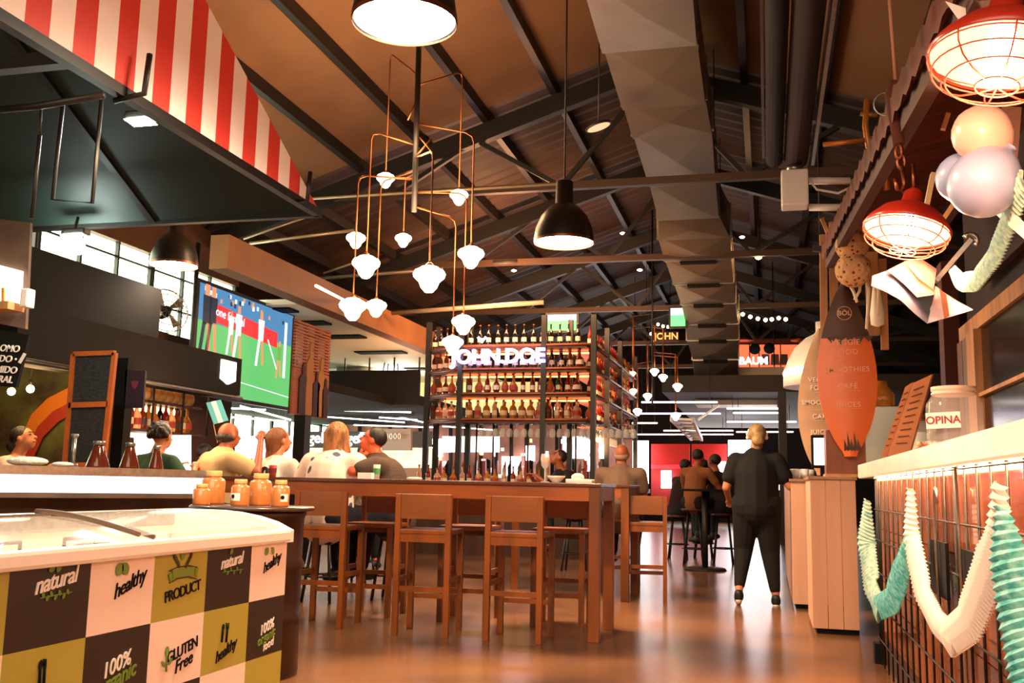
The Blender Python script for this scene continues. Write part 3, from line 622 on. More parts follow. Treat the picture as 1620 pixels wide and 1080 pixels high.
# ---- lit bar counter behind the freezer
cc = thing('service_counter', 'steel-topped service counter with white glowing band behind the freezer', 'counter', (-3.9, 5, 0))
e1 = at(309, 745, 5.75); e0 = at(-40, 742, 4.55); dv = (V((e0.x, e0.y, 0)) - V((e1.x, e1.y, 0))); nrm = V((-.35, .8, 0)).normalized()
def strip(mb, z0, z1, off, back, mi=0):
    a = V((e1.x, e1.y, 0)) + nrm * off; b_ = a + dv; mb.slab([(a.x, a.y, z0), (b_.x, b_.y, z0), (b_.x + nrm.x * back, b_.y + nrm.y * back, z0), (a.x + nrm.x * back, a.y + nrm.y * back, z0)], (0, 0, z1 - z0), mi); return mb
strip(MB(), 1.055, 1.105, 0, .55).build('worktop', brushed, cc)
strip(MB(), .955, 1.055, .015, .5).build('glowing_band', mat('band_white', '#f4f4ff', .3, es=.75, ecol='#f4f0ff'), cc)
strip(MB(), .925, .955, .02, .5).build('lower_trim', steel, cc)
strip(MB(), 0, .925, .38, .1).build('counter_front', darkwood, cc)
def cpt(px, off=.18): return None

# ---- barrel table with five sauce jars
bc = at(392, 800, 5.1); bx, by = bc.x + .02, 5.12
br = thing('oil_drum_table', 'brown steel drum used as a table, with a round top, beside the freezer', 'barrel', (bx, by, 0))
pr = [(.0, 0), (.285, 0), (.29, .02)]
for k in range(1, 3): pr += [(.285, .295 * k - .03), (.302, .295 * k), (.285, .295 * k + .03)]
pr += [(.287, .84), (.30, .87), (.29, .885), (0, .885)]
MB().lathe(pr, (bx, by, 0), 36).build('drum', mat('brown_drum', '#3a2015', .35, .4, var=.3, sc=4), br)
MB().lathe([(0, .885), (.335, .885), (.345, .897), (.335, .908), (0, .908)], (bx, by, 0), 40).build('round_top', mat('drum_top', '#5a4a40', .3, .5), br)
def jar(loc, r, h, lab, sticker):
    t = thing('sauce_jar', lab, 'jar', loc, group=None); s = MB()
    MB().lathe([(0, 0), (r * .95, 0), (r, .01), (r, h * .68), (r * .9, h * .75), (r * .6, h * .81), (r * .6, h * .83), (0, h * .83)], n=22).build('jar_body', mat('orange_sauce', '#c8763c', .25, coat=.6), t, local=True)
    MB().lathe([(0, h * .82), (r * .66, h * .82), (r * .68, h * .85), (r * .68, h * .98), (r * .64, h), (0, h)], n=22).build('lid', mat('cream_lid', '#d8a868', .45), t, local=True)
    if sticker:
        L = MB(); k0, k1 = sticker
        L.grid([[(r * 1.012 * math.sin(a_), -r * 1.012 * math.cos(a_), z) for a_ in [k0 + (k1 - k0) * i / 8 for i in range(9)]] for z in (h * .2, h * .48)]); lb = L.build('sticker', paper, t, local=True)
        a_ = (k0 + k1) / 2 - .25; MB().lathe([(0, 0), (.011, 0), (.011, .002), (0, .002)], n=10, M=faceM((r * 1.02 * math.sin(a_), -r * 1.02 * math.cos(a_), h * .36), (math.cos(a_), math.sin(a_), 0))).build('printed_dot', blackm, lb, local=True)
    return t
zj = .908
for px, py, dd, r, h, l, st in ((318, 797, 4.93, .047, .115, 'small squat jar of orange sauce at the left end of the drum top', None), (336, 798, 5.2, .066, .19, 'tall jar of orange sauce behind the small one on the left', None),
        (379, 800, 4.98, .05, .145, 'jar of orange sauce with a white sticker facing front', (-.6, .5)), (411, 798, 5.17, .062, .18, 'tallest jar of orange sauce in the middle of the drum top', None), (443, 800, 5.0, .048, .145, 'jar of orange sauce with sticker turned aside, right end of the drum', (.5, 1.4))):
    p = at(px, py, dd); jar((p.x, dd, zj), r, h, l, st)

# ---- high wooden tables and stools
def table(x0, x1, y0, y1, h, lab):
    t = thing('high_table', lab, 'table', ((x0 + x1) / 2, (y0 + y1) / 2, 0))
    MB().box((x0 - .01, y0 - .01, h - .028), (x1 + .01, y1 + .01, h), bev=.006).build('tabletop', mat('table_top', '#5c3018', .22, var=.35, sc=5, stretch=(.2, 1, 1)), t)
    for x in (x0, x1 - .075):
        for y in (y0, y1 - .075): MB().box((x, y, 0), (x + .075, y + .075, h - .028), bev=.004).build('leg', wood, t)
    MB().box((x0 + .075, y0 + .003, h - .125), (x1 - .075, y0 + .028, h - .028)).build('apron', woodx, t)
    MB().box((x0 + .075, y1 - .028, h - .125), (x1 - .075, y1 - .003, h - .028)).build('apron', woodx, t)
    for x in (x0 + .003, x1 - .028): MB().box((x, y0 + .075, h - .125), (x + .025, y1 - .075, h - .028)).build('apron', wood, t)
    return t
lx = onz(948, 1016, 0); TX1 = lx.x; TY0 = 6.93
table(TX1 - 3.1, TX1, TY0, TY0 + .72, 1.075, 'long high wooden table nearest the viewer, with a thick square front leg')
l2 = onz(1000, 948, 0); table(l2.x - 1.3, l2.x, 9.45, 10.2, 1.075, 'second high wooden table behind the long one, right leg showing')
def stool():
    t = thing('bar_stool', '', 'stool'); w, d, sh, bh = .205, .19, .73, .975
    MB().box((-w, -d, sh - .035), (w, d, sh), bev=.008).build('seat', wood, t, local=True)
    for x in (-w, w - .04): MB().box((x, -d - .01, 0), (x + .04, -d + .035, bh), bev=.003).build('leg', wood, t, local=True)
    for x in (-w, w - .04): MB().box((x, d - .04, 0), (x + .04, d, sh - .035), bev=.003).build('leg', wood, t, local=True)
    MB().box((-w + .04, -d - .002, sh + .07), (w - .04, -d + .022, bh - .0), bev=.004).build('backrest', mat('back_veneer', '#84481a', .35, var=.3, sc=5, stretch=(.25, 1, 1)), t, local=True)
    for y, z in ((-d + .01, .3), (d - .03, .22)): MB().box((-w + .04, y, z), (w - .04, y + .022, z + .035)).build('stretcher', wood, t, local=True)
    for x in (-w + .008, w - .03): MB().box((x, -d + .035, .36), (x + .022, d - .04, .395)).build('stretcher', wood, t, local=True)
    MB().box((-w + .04, -d + .005, sh - .09), (w - .04, -d + .025, sh - .035)).build('seat_rail', wood, t, local=True)
    return t
s0 = stool(); sts = []
def put_stool(x, y, rz, label, group=None):
    global s0
    if 'label' in s0 and s0['label']: dup(s0, (x, y, 0), rz, label, group)
    else: s0.location = (x, y, 0); s0.rotation_euler = (0, 0, rz); s0['label'] = label
G1 = 'stools on the near side of the long table'
for px, py, d, rz, l in ((519, 900, 7.05, .02, 'wooden bar stool beside the drum, backrest toward the viewer'), (679, 900, 6.95, .04, 'middle wooden bar stool on the near side of the long table'), (823, 900, 6.92, -.02, 'wooden bar stool nearest the front leg of the long table, backrest toward the viewer')):
    put_stool(at(px, py, d).x, d, rz, l)
for px, d, l in ((596, 7.72, 'far-side bar stool seen between the first two near stools'), (745, 7.74, 'far-side bar stool seen through the gap left of the third near stool'), (890, 7.72, 'far-side bar stool with its seat showing left of the thick table leg')):
    put_stool(at(px, 830, d).x, d, PI, l)
put_stool(at(1024, 800, 9.9).x, 9.75, .1, 'wooden bar stool by the aisle at the second table')
put_stool(at(975, 800, 10.3).x, 10.6, PI + .1, 'wooden stool the grey-shirted man sits on')

# ================================================================== RIGHT FOREGROUND
GX = .65
# ---- counter with wire grille
ct = thing('food_counter', 'wood-panelled food counter with white stone top and wire grille, right foreground', 'counter', (1.0, 4.2, 0))
y1 = 6.85; y0 = 1.2; zt = 1.145; zw = 1.252
MB().box((GX + .0, y0, zt + .005), (GX + .62, 7.85, zw), bev=.012).build('stone_top', mat('white_stone', '#ffe6d2', .3, var=.12, sc=3), ct)
pm = mat('varnished_boards', '#a8562a', .25, var=.55, sc=3, stretch=(1, 1, .35), coat=.5)
for i, (a, b_) in enumerate(((0.0, .16), (.165, .5), (.505, .82), (.825, zt))):
    MB().box((GX + .045, y0, a), (GX + .08, y1, b_)).build('panel_board', pm if i else darkwood, ct)
MB().box((GX + .045, y1 - .03, 0), (GX + .6, y1, zt)).build('end_board', darkwood, ct)
MB().box((GX + .03, y0, zt - .02), (GX + .044, y1, zt)).build('ledge_light', mat('ledge_strip', '#fff', .5, es=9, ecol='#ff8a4a'), ct)  # glowing strip added to brighten the boards behind the grille
lamp('AREA', (GX + .018, 4.0, zt - .002), 40, (1, .5, .25), .03, (0, math.radians(12), 0), 5.6, 'ledge_strip_light')  # added area light, washes the upper boards in orange
gr = thing('wire_grille', 'black wire grille standing along the front of the food counter', 'grille', (GX, 4, 0))
yy = y1 - .03; k = 0
vb = []
while yy > y0: vb.append(yy); yy -= .215
vb += [y1 - .13]
for y in vb: MB().tube([(GX + .02, y, .0), (GX + .02, y, zt + .025)], .0055, 6).build('upright_wire', black, gr)
for z in (.155, .36, .56, .76, .945, zt - .005):
    MB().tube([(GX + .012, y0, z), (GX + .012, y1, z)], .0045, 6).build('cross_wire', black, gr)
MB().box((GX - .02, y1 - .08, 0), (GX + .04, y1 + .02, .12)).build('foot_block', blackm, gr)
for k, (px, py) in enumerate(((1484, 855), (1520, 880))):
    p = onx(px, py, GX - .02)
    tag(MB().tube([p + V((0, -.01, .14)), p + V((0, -.005, .19)), p + V((0, .03, .2)), p + V((0, .06, .16)), p + V((0, .055, -.0)), p + V((0, .03, -.42))] if k == 0 else [p + V((0, .0, .3)), p + V((0, .03, .3)), p + V((0, .02, .1)), p + V((0, -.02, -.5))], .006, 6).build('wire_hook', brushed),
        ['curved pale wire hook behind the white garland', 'long straight wire rod behind the white garland'][k], 'hook')
for k, (p0, p1, l) in enumerate((((1472, 852), (1500, 950), 'small black slate hanging left on the wire grille'), ((1516, 866), (1560, 930), 'small black slate hanging right on the wire grille'))):
    a, c = onx(*p0, GX - .005), onx(*p1, GX - .005)
    tag(MB().box((GX - .008, c.y, c.z), (GX + .004, a.y, a.z)).build('slate', blackm), l, 'slate')
# ---- crepe paper garlands
def streamer(name, pts, X, w0, mats, parent=None, twist=0):
    P = [onx(px, py, X) for px, py in pts]; dense = []
    for i in range(len(P) - 1):
        n = max(2, int((P[i + 1] - P[i]).length / .012))
        for j in range(n): dense.append(P[i].lerp(P[i + 1], j / n))
    dense.append(P[-1])
    for _ in range(14): dense = [dense[0]] + [(dense[i - 1] + dense[i] * 2 + dense[i + 1]) / 4 for i in range(1, len(dense) - 1)] + [dense[-1]]
    rows = []; n = len(dense)
    for i, p in enumerate(dense):
        d = (dense[min(n - 1, i + 1)] - dense[max(0, i - 1)]).normalized(); s = V((-1, -.9, 0)).normalized().cross(d).normalized()
        t = i / (n - 1); w = w0 * (.3 + .7 * min(1, (t if twist == 0 else 1 - t) * 4)); zz = (.005 if i % 2 else -.005)
        rows.append([p + s * (w * (j / 3 - .5)) + V((zz - .012 * math.sin(j / 3 * PI), 0, 0)) + d * (.004 * (j - 1.5) if i % 2 else 0) for j in range(4)])
    mb = MB().grid(rows, smooth=False); mb.grid([[q + V((-.004, 0, 0)) for q in r] for r in rows], smooth=False)
    return mb.build(name, mats, parent)
wp_ = mat('white_crepe', '#f7e6da', .85); tp = mat('teal_crepe', '#3f9a98', .85, var=.3, sc=14, col2='#8ac8c0', stretch=(1, 3, 3)); tpp = mat('pale_teal_crepe', '#c4d8c4', .85, var=.25, sc=14, col2='#8ab8b0', stretch=(1, 3, 3))
gl = thing('paper_garland', 'teal and white crepe paper garland looped along the wire grille', 'garland', onx(1450, 980, GX - .05))
GXs = GX - .07
for nm, pts, w, m, tw in (('pale_streamer', [(1373, 790), (1372, 860), (1380, 930), (1394, 966)], .14, tpp, 0), ('teal_streamer', [(1386, 964), (1412, 950), (1432, 890), (1441, 845)], .13, tp, 1), ('white_streamer', [(1442, 772), (1443, 850), (1462, 940), (1485, 985), (1510, 1010)], .1, wp_, 0),
        ('white_streamer', [(1500, 1012), (1535, 985), (1565, 905), (1582, 850), (1583, 765)], .115, wp_, 1), ('teal_streamer', [(1586, 800), (1595, 870), (1612, 980), (1640, 1130)], .105, tp, 0)):
    streamer(nm, pts, GXs, w, m, gl, tw)
ug = thing('paper_streamer', 'pale teal crepe streamer hanging by the balloons at the right edge', 'garland', at(1560, 430, 3.2))
streamer('streamer', [(1505, 420), (1520, 446), (1545, 445), (1575, 405), (1600, 345), (1625, 285)], .8, .085, tpp, ug)
tag(MB().slab([onx(px, py, .79) for px, py in ((1565, 330), (1585, 322), (1625, 362), (1620, 378))], (.01, 0, 0)).build('paper_strip', wp_), 'white paper strip crossing the teal streamer below the blue balloon', 'paper strip')

# ---- whitewashed plank counters
def plank(name, lab, x0, x1, yf, yb, h, n):
    t = thing(name, lab, 'counter', ((x0 + x1) / 2, (yf + yb) / 2, 0))
    for i in range(n):
        a = x0 + (x1 - x0) * i / n; MB().box((a + .002, yf, .04), (a + (x1 - x0) / n - .002, yf + .025, h - .025), bev=.002).build('plank', whitewood, t)
    MB().box((x0 + .0, yf + .025, .04), (x0 + .02, yb, h - .025)).build('side_board', whitewood, t)
    MB().box((x0 - .015, yf - .02, h - .025), (x1 + .01, yb, h), bev=.004).build('counter_top', mat('worn_top', '#a87c5c', .5, var=.3), t)
    MB().box((x0 + .03, yf + .03, 0), (x1, yb - .02, .04)).build('plinth', blackm, t)
    return t
a = onz(1287, 1003, 0); plank('plank_counter', 'whitewashed plank counter end under the surfboard sign', a.x, .645, 8.0, 8.9, 1.165, 3)
a2 = onz(1262, 962, 0); plank('plank_counter', 'whitewashed plank counter farther back, beside the walking woman', a2.x - .04, .7, 9.6, 13.5, 1.16, 3)
MB_ = MB
# wooden box and surfboards
a, c = at(1308, 757, 8.02), at(1370, 680, 8.02)
wbx = thing('wooden_box', 'dark wooden box carrying the surfboard sign on the plank counter', 'box', ((a.x + c.x) / 2, 8.15, 1.165))
MB().box((a.x, 8.03, 1.165), (c.x, 8.3, c.z), bev=.004).build('box_body', mat('box_wood', '#8a4620', .4, var=.35, sc=6, stretch=(1, 1, .2)), wbx)
MB().box((a.x - .01, 8.01, 1.165), (c.x + .02, 8.32, 1.185)).build('base_board', palewood, wbx)
def surf(name, lab, cx, top, bot, wpx, Y, m, lets, lm, dark=True, tilt=0):
    A, B = at(cx[0], top, Y), at(cx[1], bot, Y); t = thing(name, lab, 'sign', B)
    H = A.z - B.z; w = wpx * Y / F / 2; ax = (A - B).normalized(); sd = ax.cross(V((0, 1, 0))).normalized() * 1
    if sd.x < 0: sd = -sd
    def wd(t_): return w * (math.sin(PI * min(1, (t_ * .98 + .012)) ** .86)) ** .82 if t_ > .02 else w * .2
    N = 40; L = []; 
    def pts(s_, off=0, t0=0, t1=1): return [B + ax * H * (t0 + (t1 - t0) * i / N) + sd * (s_ * wd(t0 + (t1 - t0) * i / N)) + V((0, off, 0)) for i in range(N + 1)]
    front = [[B + ax * H * i / N + sd * (wd(i / N) * q) + V((0, -.018 * (1 - q * q), 0)) for q in (-1, -.7, -.3, 0, .3, .7, 1)] for i in range(N + 1)]
    mb = MB().grid(front).grid([[p + V((0, .02 + .03 * 0, 0)) for p in r[::-1]] for r in front])
    for s_ in (0, -1): mb.grid([[r[s_], r[s_] + V((0, .02, 0))] for r in front])
    mb.build('board', m, t)
    if dark:
        f2 = [[p + V((0, -.002, 0)) for p in r] for r in front[27:]]; 
        MB().grid(f2).build('dark_tip', mat('tip_brown', '#4a2814', .5, var=.2), t)
        zig = MB(); zg2 = MB()
        for k in range(5):
            u = -.8 + k * .38; b0 = B + ax * H * .68 + sd * (wd(.68) * u) + V((0, -.022, 0)); zig.add([b0, b0 + sd * w * .36, b0 + sd * w * .18 - ax * H * (.035 + .012 * (k % 2))], [(0, 1, 2)])
            b1 = B + ax * H * .01 + sd * (w * (-.22 + k * .11)) + V((0, -.022, 0)); zg2.add([b1 + ax * H * .02, b1 + sd * w * .14 + ax * H * .03, b1 + sd * w * .02 + ax * H * (.13 if k % 2 else .09)], [(0, 1, 2)])
        zig.build('mountain_pattern', mat('tip_brown', '#4a2814'), t); zg2.build('grass_pattern', mat('tip_brown', '#4a2814'), t)
        q = B + ax * H * .815 + V((0, -.024, 0)); mm = faceM(q, sd, ax)
        r_ = MB(); r_.tube([q + sd * (.052 * math.cos(i * PI / 14)) + ax * (.052 * math.sin(i * PI / 14)) for i in range(28)], .0022, 5, cyc=True)
        r_.text('BÖL', mm, .052, .003, 0, 0, .004); r_.build('round_logo', lm, t)
    for s_, v, z in lets: MB().text(s_, faceM(B + ax * H * v + V((0, -.024, 0)), sd, ax), z, .003, 0, 0, .006, 1.1).build('lettering_line', lm, t)
    dl = MB()
    for v in (.56, .44, .37, .27): dl.bar(B + ax * H * v - sd * w * .4 + V((0, -.022, 0)), B + ax * H * v + sd * w * .4 + V((0, -.022, 0)), .001, .0015)
    dl.build('divider_lines', lm, t)
    return t
LET = [('VEGGIE', .645, .058), ('FOOD', .59, .058), ('SMOOTHIES', .49, .056), ('CAFÉ', .395, .058), ('JUICES', .29, .056)]
surf('surfboard_sign', 'orange-brown surfboard sign listing VEGGIE FOOD, SMOOTHIES, CAFÉ and JUICES', (1333, 1346), 446, 722, 86, 7.95, mat('orange_board', '#ea7030', .35, var=.15, sc=3, stretch=(1, 1, .2)), LET, mat('pale_lettering', '#f0b890', .6))
surf('surfboard_sign', 'pale surfboard menu sign half hidden behind the orange-brown one', (1296, 1300), 520, 752, 66, 9.2, mat('pale_board', '#c89a74', .45, var=.15), LET, mat('white_lettering', '#fff0e0', .6), dark=False)
# big white dome lampshade
p = at(1302, 570, 9.6); t = thing('dome_pendant', 'big white dome pendant lamp left of the surfboard sign', 'pendant lamp', p)
R_ = .36
MB().lathe([(R_, -.25), (R_ * 1.0, -.17), (R_ * .97, -.09), (R_ * .88, 0), (R_ * .7, .12), (R_ * .42, .21), (R_ * .2, .25), (.06, .27), (.06, .36), (0, .36)], p, 32).build('shade', whitem, t)
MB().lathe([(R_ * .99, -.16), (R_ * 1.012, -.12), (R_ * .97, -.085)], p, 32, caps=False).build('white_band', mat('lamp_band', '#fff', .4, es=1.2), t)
MB().tube([p + V((0, 0, .36)), (p.x, p.y, roofz(p.x) - .02)], .006, 6).build('cord', black, t)
# monitor, jars, boards
p = at(1296, 745, 8.6); t = thing('order_monitor', 'small black-framed order screen behind the wooden box', 'monitor', (p.x, 8.6, 1.165))
a, c = at(1284, 740, 8.6), at(1309, 688, 8.6)
MB().box((a.x, 8.6, a.z), (c.x + .1, 8.63, c.z), bev=.004).build('frame', blackm, t); MB().box((a.x + .02, 8.596, a.z + .025), (c.x + .08, 8.602, c.z - .025)).build('display', mat('pale_display', '#fff', .3, es=1.1, ecol='#e8f0ff'), t)
MB().box((a.x + .07, 8.6, 1.165), (a.x + .12, 8.66, a.z)).box((a.x + .02, 8.56, 1.165), (a.x + .17, 8.7, 1.18)).build('stand', blackm, t)
def glassjar(loc, r, h, lab, fill, lidm, fillh=.5):
    t = thing('glass_jar', lab, 'jar', loc)
    MB().lathe([(0, 0), (r * .96, 0), (r, .015), (r, h * .72), (r * .82, h * .84), (r * .7, h * .88), (r * .7, h * .9)], n=28, caps=False).build('jar_glass', mat('jar_glass', '#f8e8e0', .04, alpha=.24), t, local=True)
    MB().lathe([(r * .72, h * .86), (r * .8, h * .88), (r * .8, h * .9), (r * .74, h * .92), (r * .8, h * .94), (r * .8, h), (0, h)], n=28).build('lid', lidm, t, local=True)
    MB().lathe([(0, .01), (r * .9, .01), (r * .92, h * fillh), (0, h * fillh)], n=20).build('contents', fill, t, local=True)
    return t
o1 = onx(1490, 700, .80); 
j1 = glassjar((.86, o1.y, zw), .125, .30, 'large glass jar labelled OPINA on the white counter', mat('jar_contents', '#b04a30', .5, var=.5, sc=30, col2='#e8d0b8'), mat('pale_jar_lid', '#e8c8b0', .3), .12)
lab = MB(); q = onx(1468, 655, .735); lm4 = faceM((0, 0, 0), (.35, -1, 0)); 
c0 = V((.86, o1.y, zw)) + V((-.5, -.87, 0)).normalized() * .14 + V((0, 0, .135))
M4 = faceM(c0, (.93, -.36, .03)); MB().box((-.075, -.037, -.002), (.075, .037, .002), M=M4).build('card', paper, j1)
MB().text('OPINA', M4 @ Matrix.Translation((0, 0, .003)), .05, .002, 0, 0, .014).build('card_lettering', mat('red_ink', '#a01820', .6), j1)
o2 = onx(1410, 725, .9)
glassjar((.93, 6.9, zw), .1, .3, 'pale glass jar behind the surfboard sign at the counter end', mat('milk', '#dfe8e0', .5), mat('amber_lid', '#7a4a20', .25), .62)
p = at(1392, 640, 8.1); tag(MB().lathe([(0, 0), (.1, 0), (.11, .02), (.11, .1), (.06, .16), (.06, .2), (0, .2)], (p.x, 8.1, p.z - .02), 20).build('amber_dispenser', mat('amber_glass', '#b07030', .1, trans=.3)), 'amber dispenser top behind the surfboard sign', 'dispenser')
MB().box((p.x - .12, 8.02, 1.252), (p.x + .12, 8.22, p.z - .02)).build('dispenser_base', mat('silver_base', '#a8b0a8', .25, .8), bpy.data.objects['amber_dispenser'])
for k, (pts, l) in enumerate(((((1432, 612), (1444, 604), (1402, 716), (1393, 716)), 'wooden clipboard menu leaning on the counter, left one'), (((1444, 606), (1474, 592), (1437, 708), (1404, 718)), 'wooden clipboard menu leaning on the counter beside the OPINA jar'))):
    yv = 6.1 - k * .3; P_ = [at(px, py, yv) for px, py in pts]
    P_[2].z = P_[3].z = zw + .0; t = thing('clipboard_menu', l, 'menu', P_[3])
    MB().slab([P_[0], P_[1], P_[2], P_[3]], (.012, .02, 0)).build('board', mat('clip_wood', '#c07848', .45, var=.3, sc=5), t)
    ln = MB()
    for q in range(9):
        u = .12 + q * .09; s1 = P_[0].lerp(P_[3], u); s2 = P_[1].lerp(P_[2], u); ln.bar(s1.lerp(s2, .2) + V((0, -.003, 0)), s1.lerp(s2, .75) + V((0, -.003, 0)), .002, .006)
    ln.build('printed_lines', mat('menu_ink', '#5a2a18', .6), t)
p = at(1452, 700, 5.6); bn = [mat('nut_pink', '#d88a78', .5), mat('nut_cream', '#e8d0a0', .5)]
for i in range(22):
    a = random.random() * 6; r = random.random() * .06; x, y = .80 + r * math.cos(a), 5.45 + r * 1.6 * math.sin(a)
    l = '%s wrapped sweet in the heap beside the OPINA jar' % ('pink', 'cream')[i % 2]
    o = MB().ball((0, 0, 0), (.02, .013, .012), n=8, m=6).build('wrapped_sweet', bn[i % 2], local=True); o.location = (x, y, zw + .012 + (i // 8) * .02); o.rotation_euler = (0, 0, a * 3); tag(o, l, 'sweet', l)
# ---- dark stall wall with timber window behind the counter
wr = MB().box((1.75, 1.0, 0), (1.85, 9.5, 4.2)); struct('wall_stall', wr, mat('stall_wall', '#2a140c', .7, var=.3))
wn = thing('window_frame', 'timber window frame in the dark stall wall above the counter', 'window', (1.7, 6.3, 1.3))
A = lambda px, py: onx(px, py, 1.7)
yL, yR = A(1528, 520).y, A(1640, 520).y; zT = A(1560, 515).z; zB = 1.2
MB().box((1.69, yR, zB), (1.74, yL, zT)).build('dark_pane', mat('dark_pane', '#1a0e0a', .12), wn)
MB().box((1.66, yR, zT), (1.76, yL + .1, zT + .12)).build('head', palewood, wn)
MB().box((1.66, yL, zB), (1.76, yL + .22, zT)).build('jamb', mat('brown_jamb', '#7a4a34', .5), wn)
a, c = A(1545, 600).y, A(1558, 600).y; MB().box((1.63, c, zB), (1.69, a, zT)).build('mullion', palewood, wn)
MB().box((1.65, yR, A(1590, 610).z - .02), (1.69, c, A(1590, 610).z + .01)).build('glazing_bar', palewood, wn)
MB().box((1.66, A(1540, 600).y, zB), (1.7, yL - .02, zT)).build('grey_curtain', mat('grey_curtain', '#8a7a6e', .8), wn)
tag(MB().box((1.6, yL + .5, 0), (1.74, yL + .75, 3.2)).build('stall_post', mat('red_brown_post', '#5a2616', .6)), 'red-brown post left of the timber window', 'post')
tag(MB().bar((1.66, 3.2, zT + .35), (1.66, 8.5, zT + .35), .05, .1).build('stall_rail', mat('dark_rail', '#3a1a10', .6)), 'dark rail above the timber window', 'rail')
# ---- stall roof edge, timber posts, ornaments
rb = mat('rust_beam', '#6e2a14', .6, var=.4, sc=5)
P1, P2 = at(1520, -60, 3.1), at(1300, 400, 8.3)
cn = thing('stall_canopy', 'rust-red corrugated canopy edge sloping up to the top right', 'canopy', P2)
mb = MB(); n = 70; rows = []
for i in range(n + 1):
    p = P1.lerp(P2, i / n); dz = .018 * math.sin(i * 2.2); rows.append([p + V((0, 0, dz - .06)), p + V((0, 0, dz + .06)), p + V((.9, .35, dz + .35)), ])
mb.grid(rows); mb.build('corrugated_sheet', rb, cn)
MB().bar(P1 + V((.06, 0, -.08)), P2 + V((.06, 0, -.08)), .06, .1).build('edge_beam', mat('rust_beam_dark', '#4c1d10', .6, var=.3), cn)
MB().bar(P1 + V((.5, 0, -.02)), P2 + V((.75, 0, -.02)), .05, .08).build('inner_beam', mat('rust_beam_dark', '#4c1d10'), cn)
def post(p0, p1, w, d, lab, g='pale timber stall posts'): a, b_ = at(*p0, d), at(*p1, d); tag(MB().bar(a, b_, w, w).build('timber_post', palewood), lab, 'post', g)
pd = 9.0
for p0, p1, w, l in (((1302, 372), (1304, 545), .06, 'pale timber strut at the left of the ornament cluster'), ((1318, 352), (1320, 540), .07, 'pale timber strut just left of the crochet balls'), ((1396, 410), (1400, 553), .06, 'pale timber strut behind the flag'),
        ((1378, 400), (1382, 530), .1, 'broad pale timber board under the flag'), ((1300, 345), (1322, 400), .03, 'thin slanted timber stick above the struts')): post(p0, p1, w, pd, l)
p0, p1 = at(1286, 393, 8.9), at(1322, 396, 8.9); tag(MB().bar(p0, p1, .05, .05).build('iron_strap', black), 'black iron strap around the pale timber struts', 'strap')
p0, p1 = at(1250, 640, 8.8), at(1276, 545, 8.8)
cb = mat('crochet', '#d8a878', .8, kind='voronoi', sc=28, col2='#7a4a2c', bump=.6)
for px, py, rr, l in ((1348, 388, 25, 'upper crochet ball hanging above the surfboard sign'), (1350, 427, 27, 'lower crochet ball hanging above the surfboard sign')):
    p = at(px, py, 7.4); tag(MB().ball(p, rr * 7.4 / F, n=28, m=18).build('crochet_ball', cb), l, 'ornament')
p = at(1352, 372, 7.45); a = at(1349, 320, 7.45); tag(MB().lathe([(.09, 0), (.085, .05), (.05, .15), (.02, .27), (0, .29)], (p.x, p.y, p.z - .02), 16).build('hanging_bell', mat('bell_tan', '#c88a60', .6)), 'tan cone ornament on top of the crochet balls', 'ornament')
tag(MB().slab([at(px, py, 7.6) for px, py in ((1357, 330), (1380, 240), (1392, 250), (1386, 330), (1368, 345))], (0, .05, 0)).build('draped_cloth', mat('tan_cloth', '#b07a5a', .8)), 'tan cloth draped beside the crochet balls', 'cloth')
mb = MB()
for px0, px1, py1 in ((1338, 1356, 478), (1362, 1352, 474), (1372, 1371, 520), (1386, 1388, 500)): mb.tube([at(px0, 440, 7.5), at((px0 + px1) / 2 + 3, 460, 7.5), at(px1, py1, 7.5)], .012, 6)
tag(mb.build('macrame_tassel', mat('cream_cord', '#e8d4b8', .8)), 'cream macrame cords hanging below the crochet balls', 'ornament')
p = at(1387, 455, 7.8); MB_o = MB().lathe([(0, 0), (.05, .02), (.055, .1), (.03, .3), (0, .34)], (p.x, p.y, p.z - .3), 12); tag(MB_o.build('cream_bottle_gourd', mat('cream_gourd', '#efe2cc', .6)), 'cream gourd hanging under the flag', 'ornament')
for pts, r, l in ((((1372, 158), (1369, 200), (1379, 262), (1398, 263), (1403, 300)), .02, 'yellow-brown pipe bracket on the stall edge'), (((1361, 180), (1388, 183)), .014, 'short cross handle on the yellow-brown pipe'), (((1302, 229), (1366, 222)), .016, 'orange rod reaching from the rollers to the stall edge')):
    tag(MB().tube([at(*q, 6.4) for q in pts], r, 8).build('pipe_bracket', mat('ochre_pipe', '#b8702c', .4, .3)), l, 'bracket')
# dark hook-and-sling with chain, and rope
p = at(1412, 180, 4.8)
mt = thing('hoist_hook', 'iron chain hook on a rope above the small red pendant', 'hook', at(1430, 300, 4.4))
MB().tube([at(1404, -40, 4.6), at(1417, 130, 4.6)], .008, 6).build('rope', mat('rope_pink', '#c08060', .7), mt)
MB().tube([at(1417, 130, 4.6), at(1412, 150, 4.6), at(1422, 228, 4.5)], [.03, .035, .025], 8).build('rope_wrap', mat('wrap_brown', '#5a3020', .8), mt)
MB().tube([at(1400 + 18 * math.cos(i * .45), 165 + 18 * math.sin(i * .45), 4.6) for i in range(14)], .004, 5, cyc=True).build('wire_ring', brushed, mt)
for k, (px, py) in enumerate(((1422, 240), (1426, 256))): MB().tube([at(px + (6 if k else 5) * math.cos(i * PI / 5), py + 11 * math.sin(i * PI / 5), 4.5) for i in range(10)], .007, 6, cyc=True).build('chain_link', copper, mt)
MB().tube([at(1427, 262, 4.45), at(1431, 290, 4.45), at(1427, 303, 4.45), at(1420, 300, 4.45), at(1416, 282, 4.45)], .009, 6).build('hook', copper, mt)
